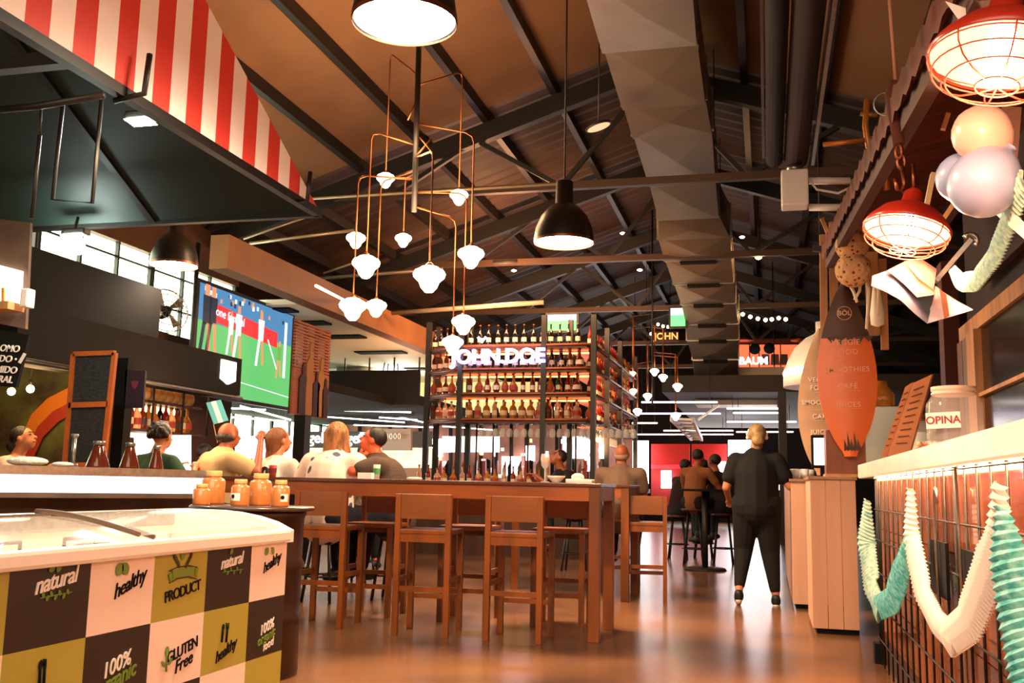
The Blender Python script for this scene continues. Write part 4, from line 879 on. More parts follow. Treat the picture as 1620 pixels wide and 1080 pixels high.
# tools on the stall wall
for k, (p0, p1, w, m, l) in enumerate((((1480, 445), (1535, 380), .05, brushed, 'steel wrench hanging under the balloons'), ((1500, 180), (1492, 205), .03, palewood, 'small wooden peg left of the pink balloon'), ((1466, 325), (1476, 275), .05, mat('pale_feather', '#d8b080', .7), 'pale paddle on the stall wall behind the small red pendant'), ((1490, 350), (1510, 320), .03, palewood, 'short wooden stick on the wall right of the small red pendant'), ((1590, 290), (1600, 170), .08, mat('pink_board', '#e0a890', .6), 'pale pink board behind the pink balloon'))):
    t = thing('wall_tool', l, 'tool', at(*p0, 4.6)); MB().bar(at(*p0, 4.6), at(*p1, 4.6), w, .02).build('shaft', m, t)
    if k == 0:
        q = at(*p1, 4.6); MB().tube([q + V((.028 * math.cos(i * .5 - .9), 0, .028 * math.sin(i * .5 - .9))) for i in range(8)], .011, 6).build('jaw', m, t)
# ---- balloons
def balloon(px, py, r, d, m, l, tail):
    p = at(px, py, d); R = r * d / F; t = thing('balloon', l, 'balloon', p); dr = (at(*tail, d) - p).normalized(); q = V((0, 0, -1)).rotation_difference(dr).to_matrix().to_4x4(); M = Matrix.Translation(p) @ q
    MB().lathe([(0, R * 1.02)] + [(R * math.cos(a) * 1.0, R * math.sin(a)) for a in [1.3, 1, .7, .4, .1, -.2, -.5]] + [(R * .72, -R * .75), (R * .45, -R * 1.0), (R * .18, -R * 1.17), (.006, -R * 1.22)], n=32, M=M).build('balloon_skin', m, t)
    MB().lathe([(.006, -R * 1.2), (.016, -R * 1.27), (.02, -R * 1.3), (0, -R * 1.3)], n=10, M=M).build('knot', m, t)
bb = mat('blue_balloon', '#9aa8cc', .35, coat=.3)
balloon(1553, 211, 43, 3.5, mat('pink_balloon', '#f4c4ae', .35, coat=.3), 'pale pink balloon on top of the two grey-blue ones', (1590, 240))
balloon(1556, 290, 52, 3.45, bb, 'large grey-blue balloon in front, below the pink one', (1590, 246)); balloon(1522, 281, 38, 3.62, bb, 'smaller grey-blue balloon behind the large one', (1585, 245))
# ---- flag
fl = thing('striped_flag', 'white and grey-blue flag folded across the stall corner', 'flag', at(1440, 450, 4.4))
def ribbon(pts, m, off=0):
    mb = MB(); mb.grid([[at(a[0], a[1], 4.5 + .06 * math.sin(i) + off), at((a[0] + b[0]) / 2, (a[1] + b[1]) / 2, 4.45 + .05 * math.cos(i * 1.3) + off), at(b[0], b[1], 4.42 + .06 * math.cos(i) + off)] for i, (a, b) in enumerate(pts)]); return mb
fg = mat('flag_grey', '#3c4254', .9); fw = mat('flag_pink_white', '#96604a', .9); fb = mat('flag_bright', '#c8bcc8', .9)
ribbon([((1380, 436), (1378, 452)), ((1405, 427), (1402, 462)), ((1430, 448), (1425, 475)), ((1452, 470), (1447, 496)), ((1478, 466), (1467, 512))], fg).build('grey_stripe', fg, fl)
ribbon([((1405, 427), (1405, 428)), ((1432, 413), (1430, 449)), ((1453, 440), (1451, 470)), ((1478, 458), (1477, 466))], fw, -.01).build('white_stripe', fw, fl)
ribbon([((1432, 413), (1430, 413)), ((1455, 408), (1453, 440)), ((1482, 425), (1477, 458))], mat('flag_mauve', '#4a3430', .8), -.02).build('folded_corner', mat('flag_mauve', '#9a7c78', .8), fl)
ribbon([((1480, 452), (1466, 512)), ((1493, 462), (1500, 502)), ((1515, 476), (1520, 496)), ((1539, 489), (1539, 490))], fb, -.03).build('bright_end', fb, fl)
MB().slab([at(px, py, 4.36) for px, py in ((1486, 456), (1497, 466), (1502, 500), (1494, 504))], (0, .004, 0)).build('folded_stripe', fw, fl)
# paper pennants by the top-right lamp
for k, (pts, l) in enumerate(((((1496, 2), (1556, 22), (1530, 48)), 'white paper pennant left of the big red lamp'), (((1540, -8), (1562, -8), (1548, 17)), 'small white pennant above the big red lamp'))):
    t = tag(MB().slab([at(px, py, 3.2) for px, py in pts], (0, .004, 0)).build('paper_pennant', wp_), l, 'pennant')
# ---- red caged pendants
def red_pendant(px, py, d, rim_px, lab, tx, ty_, pw):
    p = at(px, py, d); R = rim_px * d / F; t = thing('caged_pendant', lab, 'pendant lamp', p); M = Matrix.Translation(p) @ Euler((tx, ty_, 0)).to_matrix().to_4x4()
    MB().lathe([(R, 0), (R * 1.03, .01), (R * .95, .035), (R * .7, .085), (R * .4, .115), (R * .26, .13), (R * .22, .18), (R * .1, .2), (0, .2)], n=36, M=M, caps=False).build('shade', redenamel, t)
    MB().lathe([(R * .97, .006), (R * .9, .03), (R * .6, .085), (R * .35, .11), (0, .12)], n=36, M=M, caps=False).build('white_lining', mat('lamp_lining', '#b06a58', .5, es=.25, ecol='#ffb8a0'), t)
    MB().ball((0, 0, .045), (R * .24, R * .24, R * .3), M=M).build('bulb', mat('red_lamp_bulb', '#fff', .5, es=14, ecol='#ffe8b8'), t)
    cg = MB()
    for s_, z in ((1.0, -.008), (.93, -.045), (.72, -.075), (.3, -.09)): cg.tube([M @ V((R * s_ * math.cos(i * PI / 16), R * s_ * math.sin(i * PI / 16), z)) for i in range(32)], .0028, 5, cyc=True)
    for k in range(8):
        a = k * PI / 4; cg.tube([M @ V((R * s_ * math.cos(a), R * s_ * math.sin(a), z)) for s_, z in ((1, 0), (.97, -.03), (.84, -.06), (.6, -.08), (.3, -.09), (.05, -.092))], .0026, 5)
    cg.build('wire_cage', mat('cage_wire', '#c04a38', .4, .2), t)
    q = M @ V((0, 0, .19)); MB().tube([q, (q.x, q.y, q.z + .12)], .007, 6).build('hanger', copper, t)
    b0 = M @ V((0, 0, -.11)); lamp('POINT', b0, pw, (1, .46, .24), R * .5, name='red_pendant_light')
red_pendant(1582, 92, 2.9, 103, 'large red caged pendant lamp at the top right corner', -.12, .16, 20)
red_pendant(1434, 366, 4.4, 63, 'smaller red caged pendant lamp above the flag', -.15, .22, 44)

# ================================================================== LAMPS, CHANDELIERS
def dome_pendant(px, py, d, rpx, lab, pw):
    p = at(px, py, d); R = rpx * d / F; t = thing('dome_pendant', lab, 'pendant lamp', p)
    MB().lathe([(R, 0), (R * 1.0, .03), (R * .94, .12), (R * .78, .22), (R * .5, .3), (R * .3, .33), (R * .28, .52), (0, .53)], p, 40, caps=False).build('shade', mat('black_enamel', '#1a1512', .35), t)
    MB().lathe([(R * .96, .012), (0, .02)], p, 40, caps=False).build('lit_disc', discm, t)
    MB().tube([p + V((0, 0, .5)), (p.x, p.y, roofz(p.x) - .05)], .008, 6).build('cord', black, t)
    lamp('SPOT', p + V((0, 0, -.03)), pw, (1, .70, .42), R * .8, (0, 0, 0), name='dome_lamp_light', spot=2.9)
    MB().lathe([(R * .99, -.004), (R * 1.01, .012), (R * .99, .03)], p, 40, caps=False).build('rim', copper, t)
dome_pendant(640, 36, 4.15, 94, 'huge black dome pendant with glowing mouth at the top centre', 330)
dome_pendant(892, 384, 7.9, 50, 'black dome pendant with glowing mouth above the bottle tower', 330)
dome_pendant(275, 420, 8.6, 43, 'black dome pendant in front of the left windows', 60)
# uplight of the chandelier and lamps onto the roof boards
def globe(px, py, w, d, lab, grp, pipe=None, up=None, parent=None):
    p = at(px, py, d); R = w * 1.12 * d / F / 2
    g = parent
    MB().lathe([(0, -R * .92), (R * .25, -R * .9), (R * .5, -R * .62), (R * .62, -R * .3), (R * .95, R * .02), (R, R * .22), (R * .88, R * .44), (R * .62, R * .56), (R * .5, R * .66), (R * .3, R * .72), (0, R * .74)], p, 22).build('glass_globe', globem, g)
    MB().lathe([(R * .34, R * .66), (R * .2, R * .86), (.012, R * .95), (0, R * .96)], p, 14).build('socket', copper, g)
    return p, R
ch = thing('globe_chandelier', 'big copper-pipe chandelier with eleven glowing opal globes', 'chandelier', at(655, 335, 9))
CD = 9.0
MB().tube([at(663, 60, CD), at(655, 335, CD)], .028, 10).build('column', black, ch)
q = at(664, 80, CD); MB().tube([q, (q.x, q.y, roofz(q.x) - .02)], .02, 8).build('drop_rod', black, ch)
GL = [(610, 284, 29, [(620, 84)], (658, 119)), (726, 311, 29, [(727, 113)], (668, 134)), (563, 379, 31, [(567, 277)], (653, 283)), (638, 379, 26, [(642, 283)], (654, 275)), (579, 420, 44, [(588, 207)], (653, 230)), (679, 439, 50, [(684, 238)], (656, 250)),
      (745, 405, 41, [(748, 212)], (664, 195)), (558, 487, 43, [(565, 277)], (654, 284)), (595, 486, 33, [(599, 288)], (653, 270)), (733, 512, 36, [(748, 305)], (657, 304)), (716, 544, 33, [(719, 346)], (657, 326))]
for i, (px, py, w, mid, col_) in enumerate(GL):
    d = 9 + (42 - w) * .05; p, R = globe(px, py, w, d, '', '', parent=ch)
    top = at(mid[0][0], mid[0][1], d); top = V((p.x, p.y, top.z)); c = at(col_[0], col_[1], CD); c.x, c.y = at(658, 200, CD).x, CD
    h = (c - top); h1 = top + h.normalized() * .09
    MB().tube([(p.x, p.y, p.z + R * .9), top + V((0, 0, -.09)), top + V((0, 0, -.03)) + h.normalized() * .02, h1, c], .0085, 8).build('pipe_arm', copper, ch)
for a, b_ in (((664, 217), (683, 240)), ((683, 219), (659, 246)), ((657, 163), (645, 190))): MB().tube([at(*a, 8.95), at(*b_, 8.95)], .009, 6).build('cross_pin', copper, ch)
lamp('POINT', at(660, 400, 9), 210, (1, .62, .32), .5, name='chandelier_glow'); lamp('POINT', at(655, 230, 8.9), 60, (1, .6, .3), .4, name='chandelier_upper_glow')
c2 = thing('globe_chandelier', 'distant small globe chandelier right of the bottle tower', 'chandelier', at(1030, 600, 19.5))
for px, py, w, ty_ in ((1001, 591, 9, 500), (1002, 619, 11, 520), (1024.5, 627, 13, 545), (1008.5, 651, 13, 575), (1035.5, 588, 13, 515), (1049, 597, 13, 520), (1072, 612, 14, 565), (1069, 658, 14, 560)):
    p, R = globe(px, py, w, 19.5, '', '', parent=c2); q = at(px, ty_, 19.5); MB().tube([(p.x, p.y, p.z + R * .9), (p.x, p.y, q.z), (at(1032, 560, 19.5).x, p.y, q.z + .05)], .014, 6).build('pipe_arm', copper, c2)
q = at(1032, 640, 19.5); MB().tube([(q.x, q.y, q.z), (q.x, q.y, roofz(q.x) - .05)], .02, 6).build('column', black, c2)
p = at(1200, 405, 17); t = thing('roof_spotlight', 'glowing orange spotlight high in the dark roof right of the duct', 'spotlight', p); MB().ball(p, .06).build('bulb', mat('orange_bulb', '#fff', .5, es=40, ecol='#ffb060'), t); MB().lathe([(.07, .02), (.09, .1), (.03, .16), (0, .16)], p, 12).build('housing', black, t); MB().tube([p + V((0, 0, .15)), (p.x, p.y, roofz(p.x) - .05)], .01, 5).build('cord', black, t)
lamp('POINT', p + V((0, -.1, -.1)), 14, (1, .55, .25), .1, name='roof_spot_glow')
for px, py, l in ((985, 369, 'tiny white ceiling light left of the duct'), (1012, 427, 'second tiny white ceiling light left of the duct'), (1174, 375, 'tiny ceiling light right of the duct'), (813, 428, 'tiny ceiling light above the bottle tower')):
    p = at(px, py, 18); tag(MB().ball(p, (.05, .05, .02), n=10, m=6).build('downlight', bulbm), l, 'ceiling light')
p = at(947, 201, 10.5); t = thing('round_vent', 'small lit oval disc in the dark roof left of the duct', 'vent', p); M = Matrix.Translation(p) @ Euler((.1, -.3, 0)).to_matrix().to_4x4()
MB().lathe([(.15, 0), (.15, .02), (0, .02)], n=24, M=M).build('ring', black, t); MB().lathe([(.13, -.004), (0, -.004)], n=24, M=M, caps=False).build('disc', mat('lit_vent', '#e8b890', .5, es=.5), t)
MB().tube([p, (p.x, p.y, roofz(p.x) - .02)], .01, 5).build('rod', black, t)
# string lights
sl2 = thing('string_lights', 'string of eight small warm bulbs right of the duct', 'string lights', at(1200, 500, 20))
pts = [(1163, 491), (1175, 497), (1187, 501), (1199, 504), (1211, 506), (1221, 505), (1232, 503), (1243, 505)]
MB().tube([at(px, py - 3, 20) for px, py in [(1155, 480)] + pts + [(1255, 500)]], .008, 5).build('cable', black, sl2)
for q in pts: MB().ball(at(*q, 20), .038, n=8, m=6).build('bulb', mat('small_bulb', '#fff', .5, es=14, ecol='#ffd09a'), sl2)
sl3 = thing('string_lights', 'short string of bulbs under the television beside the duct', 'string lights', at(1055, 515, 20))
pts = [(1030, 528), (1041, 513), (1049, 516), (1057, 517), (1065, 516)]
MB().tube([at(px, py - 3, 19.9) for px, py in pts], .008, 5).build('cable', black, sl3)
for q in pts: MB().ball(at(*q, 19.9), .03, n=8, m=6).build('bulb', mat('small_bulb', '#fff', .5), sl3)

# ================================================================== BACKGROUND HALL
FYB = 30.0
a = at(1000, 640, FYB); lowz = at(1100, 618, 20.5).z
mzr = MB().box((-2.1, 20.8, lowz), (XR, 33, lowz + .35)); struct('trim_2', mzr, mat('low_ceiling', '#1e1512', .7), 'dark upper floor over the far hall')
# upper floor front: lit red-orange bar niche with lettering
t = thing('upper_bar', 'red-lit upper floor bar with small white BAUM lettering right of the duct', 'bar', at(1200, 585, 24))
quadpx(MB(), [(1130, 545), (1262, 545), (1262, 585), (1130, 585)], 24, th=.05).build('lit_backwall', mat('orange_lit_wall', '#c84a28', .6, es=1.3, ecol='#d85030'), t)
MB().text('BAUM', faceM(at(1192, 571, 23.4), (1, 0, 0)), .24, .02, 0, 0, .02).build('lettering', mat('lit_white_letters', '#fff', .5, es=3), t)
for px in (1158, 1186, 1201, 1235): MB().box(at(px - .6, 585, 23.95), at(px + .6, 545, 23.9)).build('mullion', black, t)
for px, py in ((1194, 552), (1217, 551)): MB().ball(at(px, py, 23.7), (.13, .05, .13), n=12, m=8).build('round_speaker', blackm, t)
for px in (1211, 1226, 1240): quadpx(MB(), [(px - 6, 560), (px + 6, 560), (px + 7, 576), (px - 7, 576)], 23.8, th=.2).build('bar_fitting', darkwood, t)
for px in (1178, 1265): 
    p = at(px, 539, 23); tag(MB().lathe([(.2, 0), (.14, .07), (0, .1)], p, 14).build('shallow_lamp', copper), 'shallow lamp over the upper bar, %s one' % ('left' if px < 1200 else 'right'), 'lamp')
t = thing('amber_sign', 'small amber lit sign left of the duct end', 'sign', at(1055, 532, 23.5)); quadpx(MB(), [(1030, 524), (1074, 524), (1074, 540), (1030, 540)], 23.6, th=.05).build('sign_board', mat('amber_board', '#2a140a', .6), t)
MB().text('JOHN', faceM(at(1054, 532, 23.5), (1, 0, 0)), .22, .02, 0, 0, .02).build('lettering', mat('amber_lit', '#ffb060', .5, es=.7), t)
# fluorescent tubes under the low ceiling
def tube_light(a, c, m, lab, r=.016):
    t = thing('fluorescent_light', lab, 'tube light', (a + c) / 2); MB().tube([a, c], r, 6).build('tube', m, t)
    for u in (.1, .9):
        p = a.lerp(c, u); top = lowz if (p.x > -2.1 and p.y > 20.8) else (2.62 if p.x < -7.45 and 13 < p.y < 19.2 else (DECKZ if p.y > 19.35 and p.x < -6.4 else roofz(p.x)))
        if top > p.z + .02: MB().tube([p, (p.x, p.y, top)], .006, 4).build('hanger', black, t)
k = 0
for (px0, px1, py, d) in ((1150, 1240, 646, 21.5), (1160, 1238, 653, 22.5), (1150, 1260, 667, 24), (1010, 1140, 654, 22), (1000, 1040, 669, 24.5), (1050, 1160, 681, 26), (1000, 1160, 687, 28), (1165, 1255, 683, 26.5), (1015, 1135, 636, 20.7)):
    k += 1; a, c = at(px0, py, d), at(px1, py, d); tube_light(a, c, tubem if k != 4 else mat('violet_tube', '#fff', .5, es=3, ecol='#e0d0ff'), 'thin lit tube in row %s of the low ceiling past the tower' % ['one', 'two', 'three', 'four', 'five', 'six', 'seven', 'eight', 'nine'][k - 1])
tl = MB(); t = thing('cable_ladder', 'white cable ladder slanting down below the long duct', 'cable tray', at(1100, 670, 25))
A0, A1, B0, B1 = at(1062, 662, 21.5), at(1096, 664, 21.5), at(1094, 694, 27.5), at(1110, 695, 27.5)
MB().bar(A0, B0, .06, .1).bar(A1, B1, .06, .1).build('side_rail', whitem, t)
for i in range(8): u = i / 7; MB().bar(A0.lerp(B0, u), A1.lerp(B1, u), .09, .05).build('rung', whitem, t)
tag(MB().bar(at(1104, 664, 21.5), at(1138, 640, 21.5), .09, .04).build('lit_strut', whitem), 'short pale strut slanting up from the cable ladder', 'strut')
tag(MB().box((at(1232, 700, 20.5).x, 20.5, 0), (at(1245, 700, 20.5).x, 20.7, lowz)).build('steel_column', black), 'dark column behind the walking woman on the right', 'column')
# red roller blinds + bright far doors
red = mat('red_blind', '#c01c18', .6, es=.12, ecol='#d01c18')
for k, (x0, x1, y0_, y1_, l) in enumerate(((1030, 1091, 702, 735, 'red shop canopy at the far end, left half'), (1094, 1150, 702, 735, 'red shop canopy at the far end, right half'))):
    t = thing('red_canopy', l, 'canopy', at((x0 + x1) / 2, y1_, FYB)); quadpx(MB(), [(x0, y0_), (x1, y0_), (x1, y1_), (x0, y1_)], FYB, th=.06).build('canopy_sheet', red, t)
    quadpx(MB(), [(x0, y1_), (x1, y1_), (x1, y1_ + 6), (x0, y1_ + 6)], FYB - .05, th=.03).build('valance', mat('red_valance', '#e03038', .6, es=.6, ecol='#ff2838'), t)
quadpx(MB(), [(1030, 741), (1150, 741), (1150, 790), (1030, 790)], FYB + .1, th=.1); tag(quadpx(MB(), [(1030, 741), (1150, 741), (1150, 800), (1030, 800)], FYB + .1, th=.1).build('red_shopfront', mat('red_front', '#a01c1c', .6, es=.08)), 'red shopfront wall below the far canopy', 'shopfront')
day = mat('far_daylight', '#fff', .5, es=3, ecol='#fffaff')
for k, (x0, x1, y0_, y1_, d) in enumerate(((1000, 1026, 697, 765, 29.5), (1046, 1062, 744, 772, 29.8), (1116, 1132, 744, 772, 29.8), (1152, 1196, 696, 728, 29.5), (1134, 1152, 730, 760, 29.8), (1165, 1235, 730, 775, 29.5))):
    w = quadpx(MB(), [(x0, y0_), (x1, y0_), (x1, y1_), (x0, y1_)], d, th=.03); struct('window_%d' % (9 + k), w, day, None)
# shop with lit signs behind the tower and left of it
shp = thing('bagel_shop', 'far shop with dark fascia and white bagels lettering', 'shop', at(560, 760, 22))
quadpx(MB(), [(488, 682), (682, 682), (682, 707), (488, 707)], 22, th=.1).build('fascia', mat('fascia_grey', '#3c3633', .6), shp)
MB().text('bagels bagels', faceM(at(524, 693, 21.95), (1, 0, 0)), .36, .02, 0, 0, .012).build('lettering', mat('sign_white', '#fff', .5, es=1.3), shp)
q = at(575, 693, 21.9); MB().lathe([(.05, 0), (.14, 0), (.14, .02), (.05, .02)], n=20, M=faceM(q, (1, 0, 0))).build('ring_logo', mat('sign_white', '#fff'), shp)
quadpx(MB(), [(488, 708), (682, 708), (682, 790), (488, 790)], 22.4, th=.1).build('lit_interior', mat('shop_glow', '#f0d8c0', .6, es=.55, ecol='#ffe0c4', var=.4, sc=3, col2='#b08060'), shp)
quadpx(MB(), [(488, 740), (682, 740), (682, 800), (488, 800)], 21.5, th=.4).build('counter', mat('shop_counter', '#8a6a58', .6), shp)
sm = thing('coil_shop', 'far grey shop panel with row of ring marks behind the man', 'shop', at(625, 690, 20)); quadpx(MB(), [(604, 678), (650, 678), (650, 712), (604, 712)], 20.5, th=.1).build('panel', mat('panel_grey', '#8a8078', .6), sm)
for i in range(4): MB().tube([at(612 + i * 6.5 + 2 * math.cos(a * PI / 5), 690 + 4.2 * math.sin(a * PI / 5), 20.4) for a in range(10)], .012, 5, cyc=True).build('ring_mark', white, sm)
# bright screens & windows behind the tower posts, glowing white fridge front at the left
for k, (x0, x1, y0_, y1_, d, e) in enumerate(((672, 700, 694, 722, 27, 7), (662, 676, 722, 752, 27, 7), (794, 824, 722, 752, 27, 8), (832, 846, 705, 728, 27, 5), (372, 470, 690, 752, 16, 2.6), (212, 300, 688, 745, 9.2, 1.1), (925, 940, 690, 745, 27, 5), (948, 962, 690, 725, 27, 5), (700, 790, 690, 715, 27.2, 1.0), (890, 925, 690, 725, 27.2, 1.0))):
    m = mat('glow_%d' % k, '#fff', .5, es=e, ecol='#fff4f8'); w = quadpx(MB(), [(x0, y0_), (x1, y0_), (x1, y1_), (x0, y1_)], d, th=.03); struct('window_%d' % (20 + k), w, m)
tt = thing('shopfront_wall', 'warm lit far wall seen between the tower posts', 'shopfront', at(800, 770, 27.6))
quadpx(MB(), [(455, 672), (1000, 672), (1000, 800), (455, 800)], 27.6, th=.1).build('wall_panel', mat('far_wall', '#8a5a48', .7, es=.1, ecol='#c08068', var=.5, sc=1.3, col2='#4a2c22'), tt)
for i in range(22): px = 470 + i * 24; quadpx(MB(), [(px, 672), (px + 5, 672), (px + 5, 800), (px, 800)], 27.5, th=.05).build('wall_post', blackm, tt)
rr = random.Random(3); LC = [('white_glow', '#fff4ee', 2.2), ('pink_glow', '#ff90a0', .9), ('amber_glow', '#ffb070', 1.2), ('cream_glow', '#ffe0b8', .8)]
for k in range(44):
    px = 670 + rr.random() * 280; py = 692 + rr.random() * 62; w_ = 2 + rr.random() * 7; h_ = 2 + rr.random() * 9; c_ = LC[rr.randrange(4)]
    quadpx(MB(), [(px, py), (px + w_, py), (px + w_, py + h_), (px, py + h_)], 26.6 + rr.random() * .3, th=.05).build('lit_shop_panel', mat(c_[0], '#fff', .5, es=c_[2], ecol=c_[1]), tt)
for k in range(26):
    px = 670 + k * 11 + rr.random() * 6; quadpx(MB(), [(px, 725 + rr.random() * 20), (px + 5, 728), (px + 5, 775), (px, 775)], 25.5, th=.1).build('shop_fitting', [blackm, darkwood, mat('far_red', '#8a2420', .6)][k % 3], tt)
k = 0
for (x0, y0_, x1, y1_, d) in ((490, 648, 650, 652, 21), (500, 658, 640, 668, 22), (560, 672, 690, 676, 23), (600, 660, 660, 664, 21), (610, 655, 690, 672, 23), (380, 642, 460, 664, 15), (355, 645, 420, 648, 16), (345, 658, 452, 666, 18), (700, 674, 780, 680, 24), (640, 650, 662, 648, 21)):
    k += 1; tube_light(at(x0, y0_, d), at(x1, y1_, d), tubem, 'thin lit tube over the far left shops, %s' % ['under the balcony edge', 'just below the first', 'above the lettered fascia', 'short one by the tower', 'slanted toward the tower', 'along the big screen bottom edge', 'short one under the screen', 'over the bright shop window', 'behind the tower shelves', 'at the tower corner'][k - 1])
# ================================================================== LEFT STALL
sh = thing('stall_bulkhead', 'long dark bulkhead box over the left stall, under the window strip', 'bulkhead', (-5.7, 8, 2))
bz0, bz1 = onx(225, 560, -5.9).z, onx(275, 464, -5.9).z
yA, yB_ = onx(40, 390, -5.9).y, onx(256, 458, -5.9).y
MB().box((-6.9, yA - .8, bz0 + .05), (-5.9, yB_, bz1)).build('bulkhead_box', mat('bulkhead_dark', '#0a0a09', .9), sh)
MB().box((-6.92, yB_, bz0), (-6.6, yB_ + .9, bz1 - .3)).build('olive_return', mat('olive_panel', '#5c5a34', .6), sh)
hd = thing('stall_header', 'black stall header with a white shield badge under the big screen', 'sign board', (-5.6, 8, 1.9))
HX = -5.55; e = onx(383, 568, HX); eb = onx(380, 626, HX); yN = onx(30, 500, HX).y
MB().box((HX - .5, yN, eb.z), (HX, e.y, e.z)).build('header_box', blackm, hd)
p0, p1 = onx(350, 568, HX + .01), onx(371, 603, HX + .01)
MB().slab([(HX + .005, p0.y, p0.z), (HX + .005, p1.y, p0.z), (HX + .005, p1.y, p1.z), (HX + .005, (p0.y + p1.y) / 2, p1.z - .05), (HX + .005, p0.y, p1.z)], (.02, 0, 0)).build('shield_badge', mat('shield_white', '#fff', .4, es=1.0, ecol='#fff4e0'), hd)
MB().tube([(HX + .02, yN, eb.z - .03), (HX + .02, e.y, eb.z - .03)], .02, 6).build('lower_rail', steel, hd)
tag(MB().box((-6.9, 8.9, 0), (-6.75, 9.05, 2.0)).build('stall_post', black), 'thin black post deep in the left stall', 'post')
p = at(188, 650, 6.9); tag(MB().box((p.x - .05, 6.9, 0), (p.x + .05, 7.0, at(188, 566, 6.9).z)).build('stall_column', blackm), 'black column right of the double chalkboard', 'column')
# chalkboards
cbt = thing('chalkboard', 'tall double chalkboard in an orange wood frame', 'chalkboard', at(140, 725, 6.4))
def frame4(mb, P_, w): 
    for i in range(4): mb.bar(P_[i], P_[(i + 1) % 4], w, .03, up=(0, 1, 0))
fo_ = mat('orange_frame', '#b4561e', .45, var=.25)
q4 = [at(*q, 6.4) for q in ((117, 560), (182, 558), (163, 735), (103, 735))]
MB().slab(q4, (0, .02, 0)).build('slate_panel', mat('slate_black', '#0e0c0b', .7, sc=26, stretch=(1, 1, 2.4), col2='#2e2822'), cbt)
m_ = MB(); frame4(m_, q4, .035); m_.bar(at(110, 641, 6.4), at(172, 639, 6.4), .04, .03, up=(0, 1, 0)); m_.bar(q4[3], q4[3] + (q4[3] - q4[0]).normalized() * ((q4[3].z) / abs((q4[3] - q4[0]).normalized().z)), .035, .03, up=(0, 1, 0)); m_.bar(q4[2], q4[2] + (q4[2] - q4[1]).normalized() * ((q4[2].z) / abs((q4[2] - q4[1]).normalized().z)), .035, .03, up=(0, 1, 0)); m_.build('frame', fo_, cbt)
t = thing('dark_poster', 'dark purple poster with small crest beside the chalkboard', 'poster', at(212, 660, 6.9)); quadpx(MB(), [(198, 585), (230, 586), (226, 645), (196, 645)], 6.9).build('poster_sheet', mat('dark_purple', '#33202a', .6), t)
quadpx(MB(), [(208, 602), (219, 602), (218, 610), (213, 616), (208, 610)], 6.89, th=.005).build('crest', mat('crest_red', '#7a3040', .6), t)
# bottle shelf of the left stall
shf = thing('bottle_rack', 'two-tier lit rack with bottles and bread under the stall header', 'shelf rack', at(275, 680, 8.6))
def px_plane(px, py): return onx(px, py, -6.05)
for (xa, ya, xb, yb_, nm) in ((232, 632, 318, 645, 'tier'), (196, 676, 325, 688, 'tier')):
    a, c = px_plane(xa, ya), px_plane(xb, yb_); z = (a.z + c.z) / 2; MB().box((-6.3, a.y, z - .025), (-6.03, c.y, z)).build(nm, shelfwood if nm == 'x' else darkwood, shf)
for px in (236, 284, 324):
    a = px_plane(px, 690); b_ = px_plane(px, 604); MB().tube([(-6.03, a.y, a.z), (-6.03, a.y, a.z + .75)], .012, 5).build('upright', black, shf)
MB().box((-6.42, px_plane(232, 650).y, px_plane(232, 690).z), (-6.4, px_plane(325, 650).y, px_plane(232, 690).z + .7)).build('lit_back', mat('stall_glow', '#e8c890', .6, es=1.5, ecol='#ffd49a'), shf)
z1_, z2_ = [(px_plane(*a).z + px_plane(*b).z) / 2 for a, b in (((232, 632), (318, 645)), ((196, 676), (325, 688)))]
bread = mat('bread_crust', '#c07a3c', .6, var=.4, sc=12, col2='#e8c890')
yL0, yL1 = px_plane(238, 650).y, px_plane(316, 650).y
for k in range(7):
    y = yL0 + .05 + (yL1 - yL0) * k / 7; 
    o = MB().ball((0, 0, 0), (.07, .06, .08), n=12, m=8).build('bread_loaf', bread, local=True); o.location = (-6.15, y, z1_ + .08); tag(o, 'round loaf on the upper tier of the left rack', 'bread', 'loaves on the upper tier')
for k in range(12):
    y = yL0 - .3 + (yL1 - yL0 + .3) * k / 12; put_bottle(kinds[[0, 7, 3, 5, 8, 6][k % 6]], (-6.14, y, z2_), 'on the lower tier of the left stall rack', '', .95)
# mural and warm room at far left
t = thing('painted_mural', 'green and orange painted mural wall at the far left', 'mural', at(50, 740, 8.2)); quadpx(MB(), [(-60, 520), (125, 540), (125, 800), (-60, 800)], 8.3).build('wall_sheet', mat('mural_green', '#6f7434', .7, var=.45, sc=2, col2='#3a2a12'), t)
arc = MB(); arc.grid([[at(px, py, 8.26), at(px + 9, py + 20, 8.26)] for px, py in ((24, 735), (34, 690), (50, 655), (75, 630), (110, 612))]); arc.build('orange_arc', mat('mural_orange', '#d87818', .6), t)
arc = MB(); arc.grid([[at(px + 9, py + 20, 8.25), at(px + 18, py + 36, 8.25)] for px, py in ((24, 735), (34, 690), (50, 655), (75, 630), (110, 612))]); arc.build('red_arc', mat('mural_red', '#a83018', .6), t)
for k, (px, py) in enumerate(((18, 619), (48, 615))):
    p = at(px, py, 7.6); t = thing('bare_bulb', 'glowing bare bulb in the left stall, %s' % ('left one' if k == 0 else 'right one'), 'bulb', p); MB().ball(p, .035).build('glass', mat('warm_bulb', '#fff', .5, es=25, ecol='#ffc878'), t); MB().lathe([(.015, .03), (.018, .08), (0, .08)], p, 8).build('cap', black, t); MB().tube([p + V((0, 0, .07)), (p.x, p.y, p.z + 1.1)], .005, 5).build('cord', black, t)
lamp('POINT', at(40, 610, 7.3), 16, (1, .6, .25), .2, name='left_stall_glow'); lamp('POINT', at(300, 640, 8.2), 12, (1, .65, .35), .2, name='rack_glow')
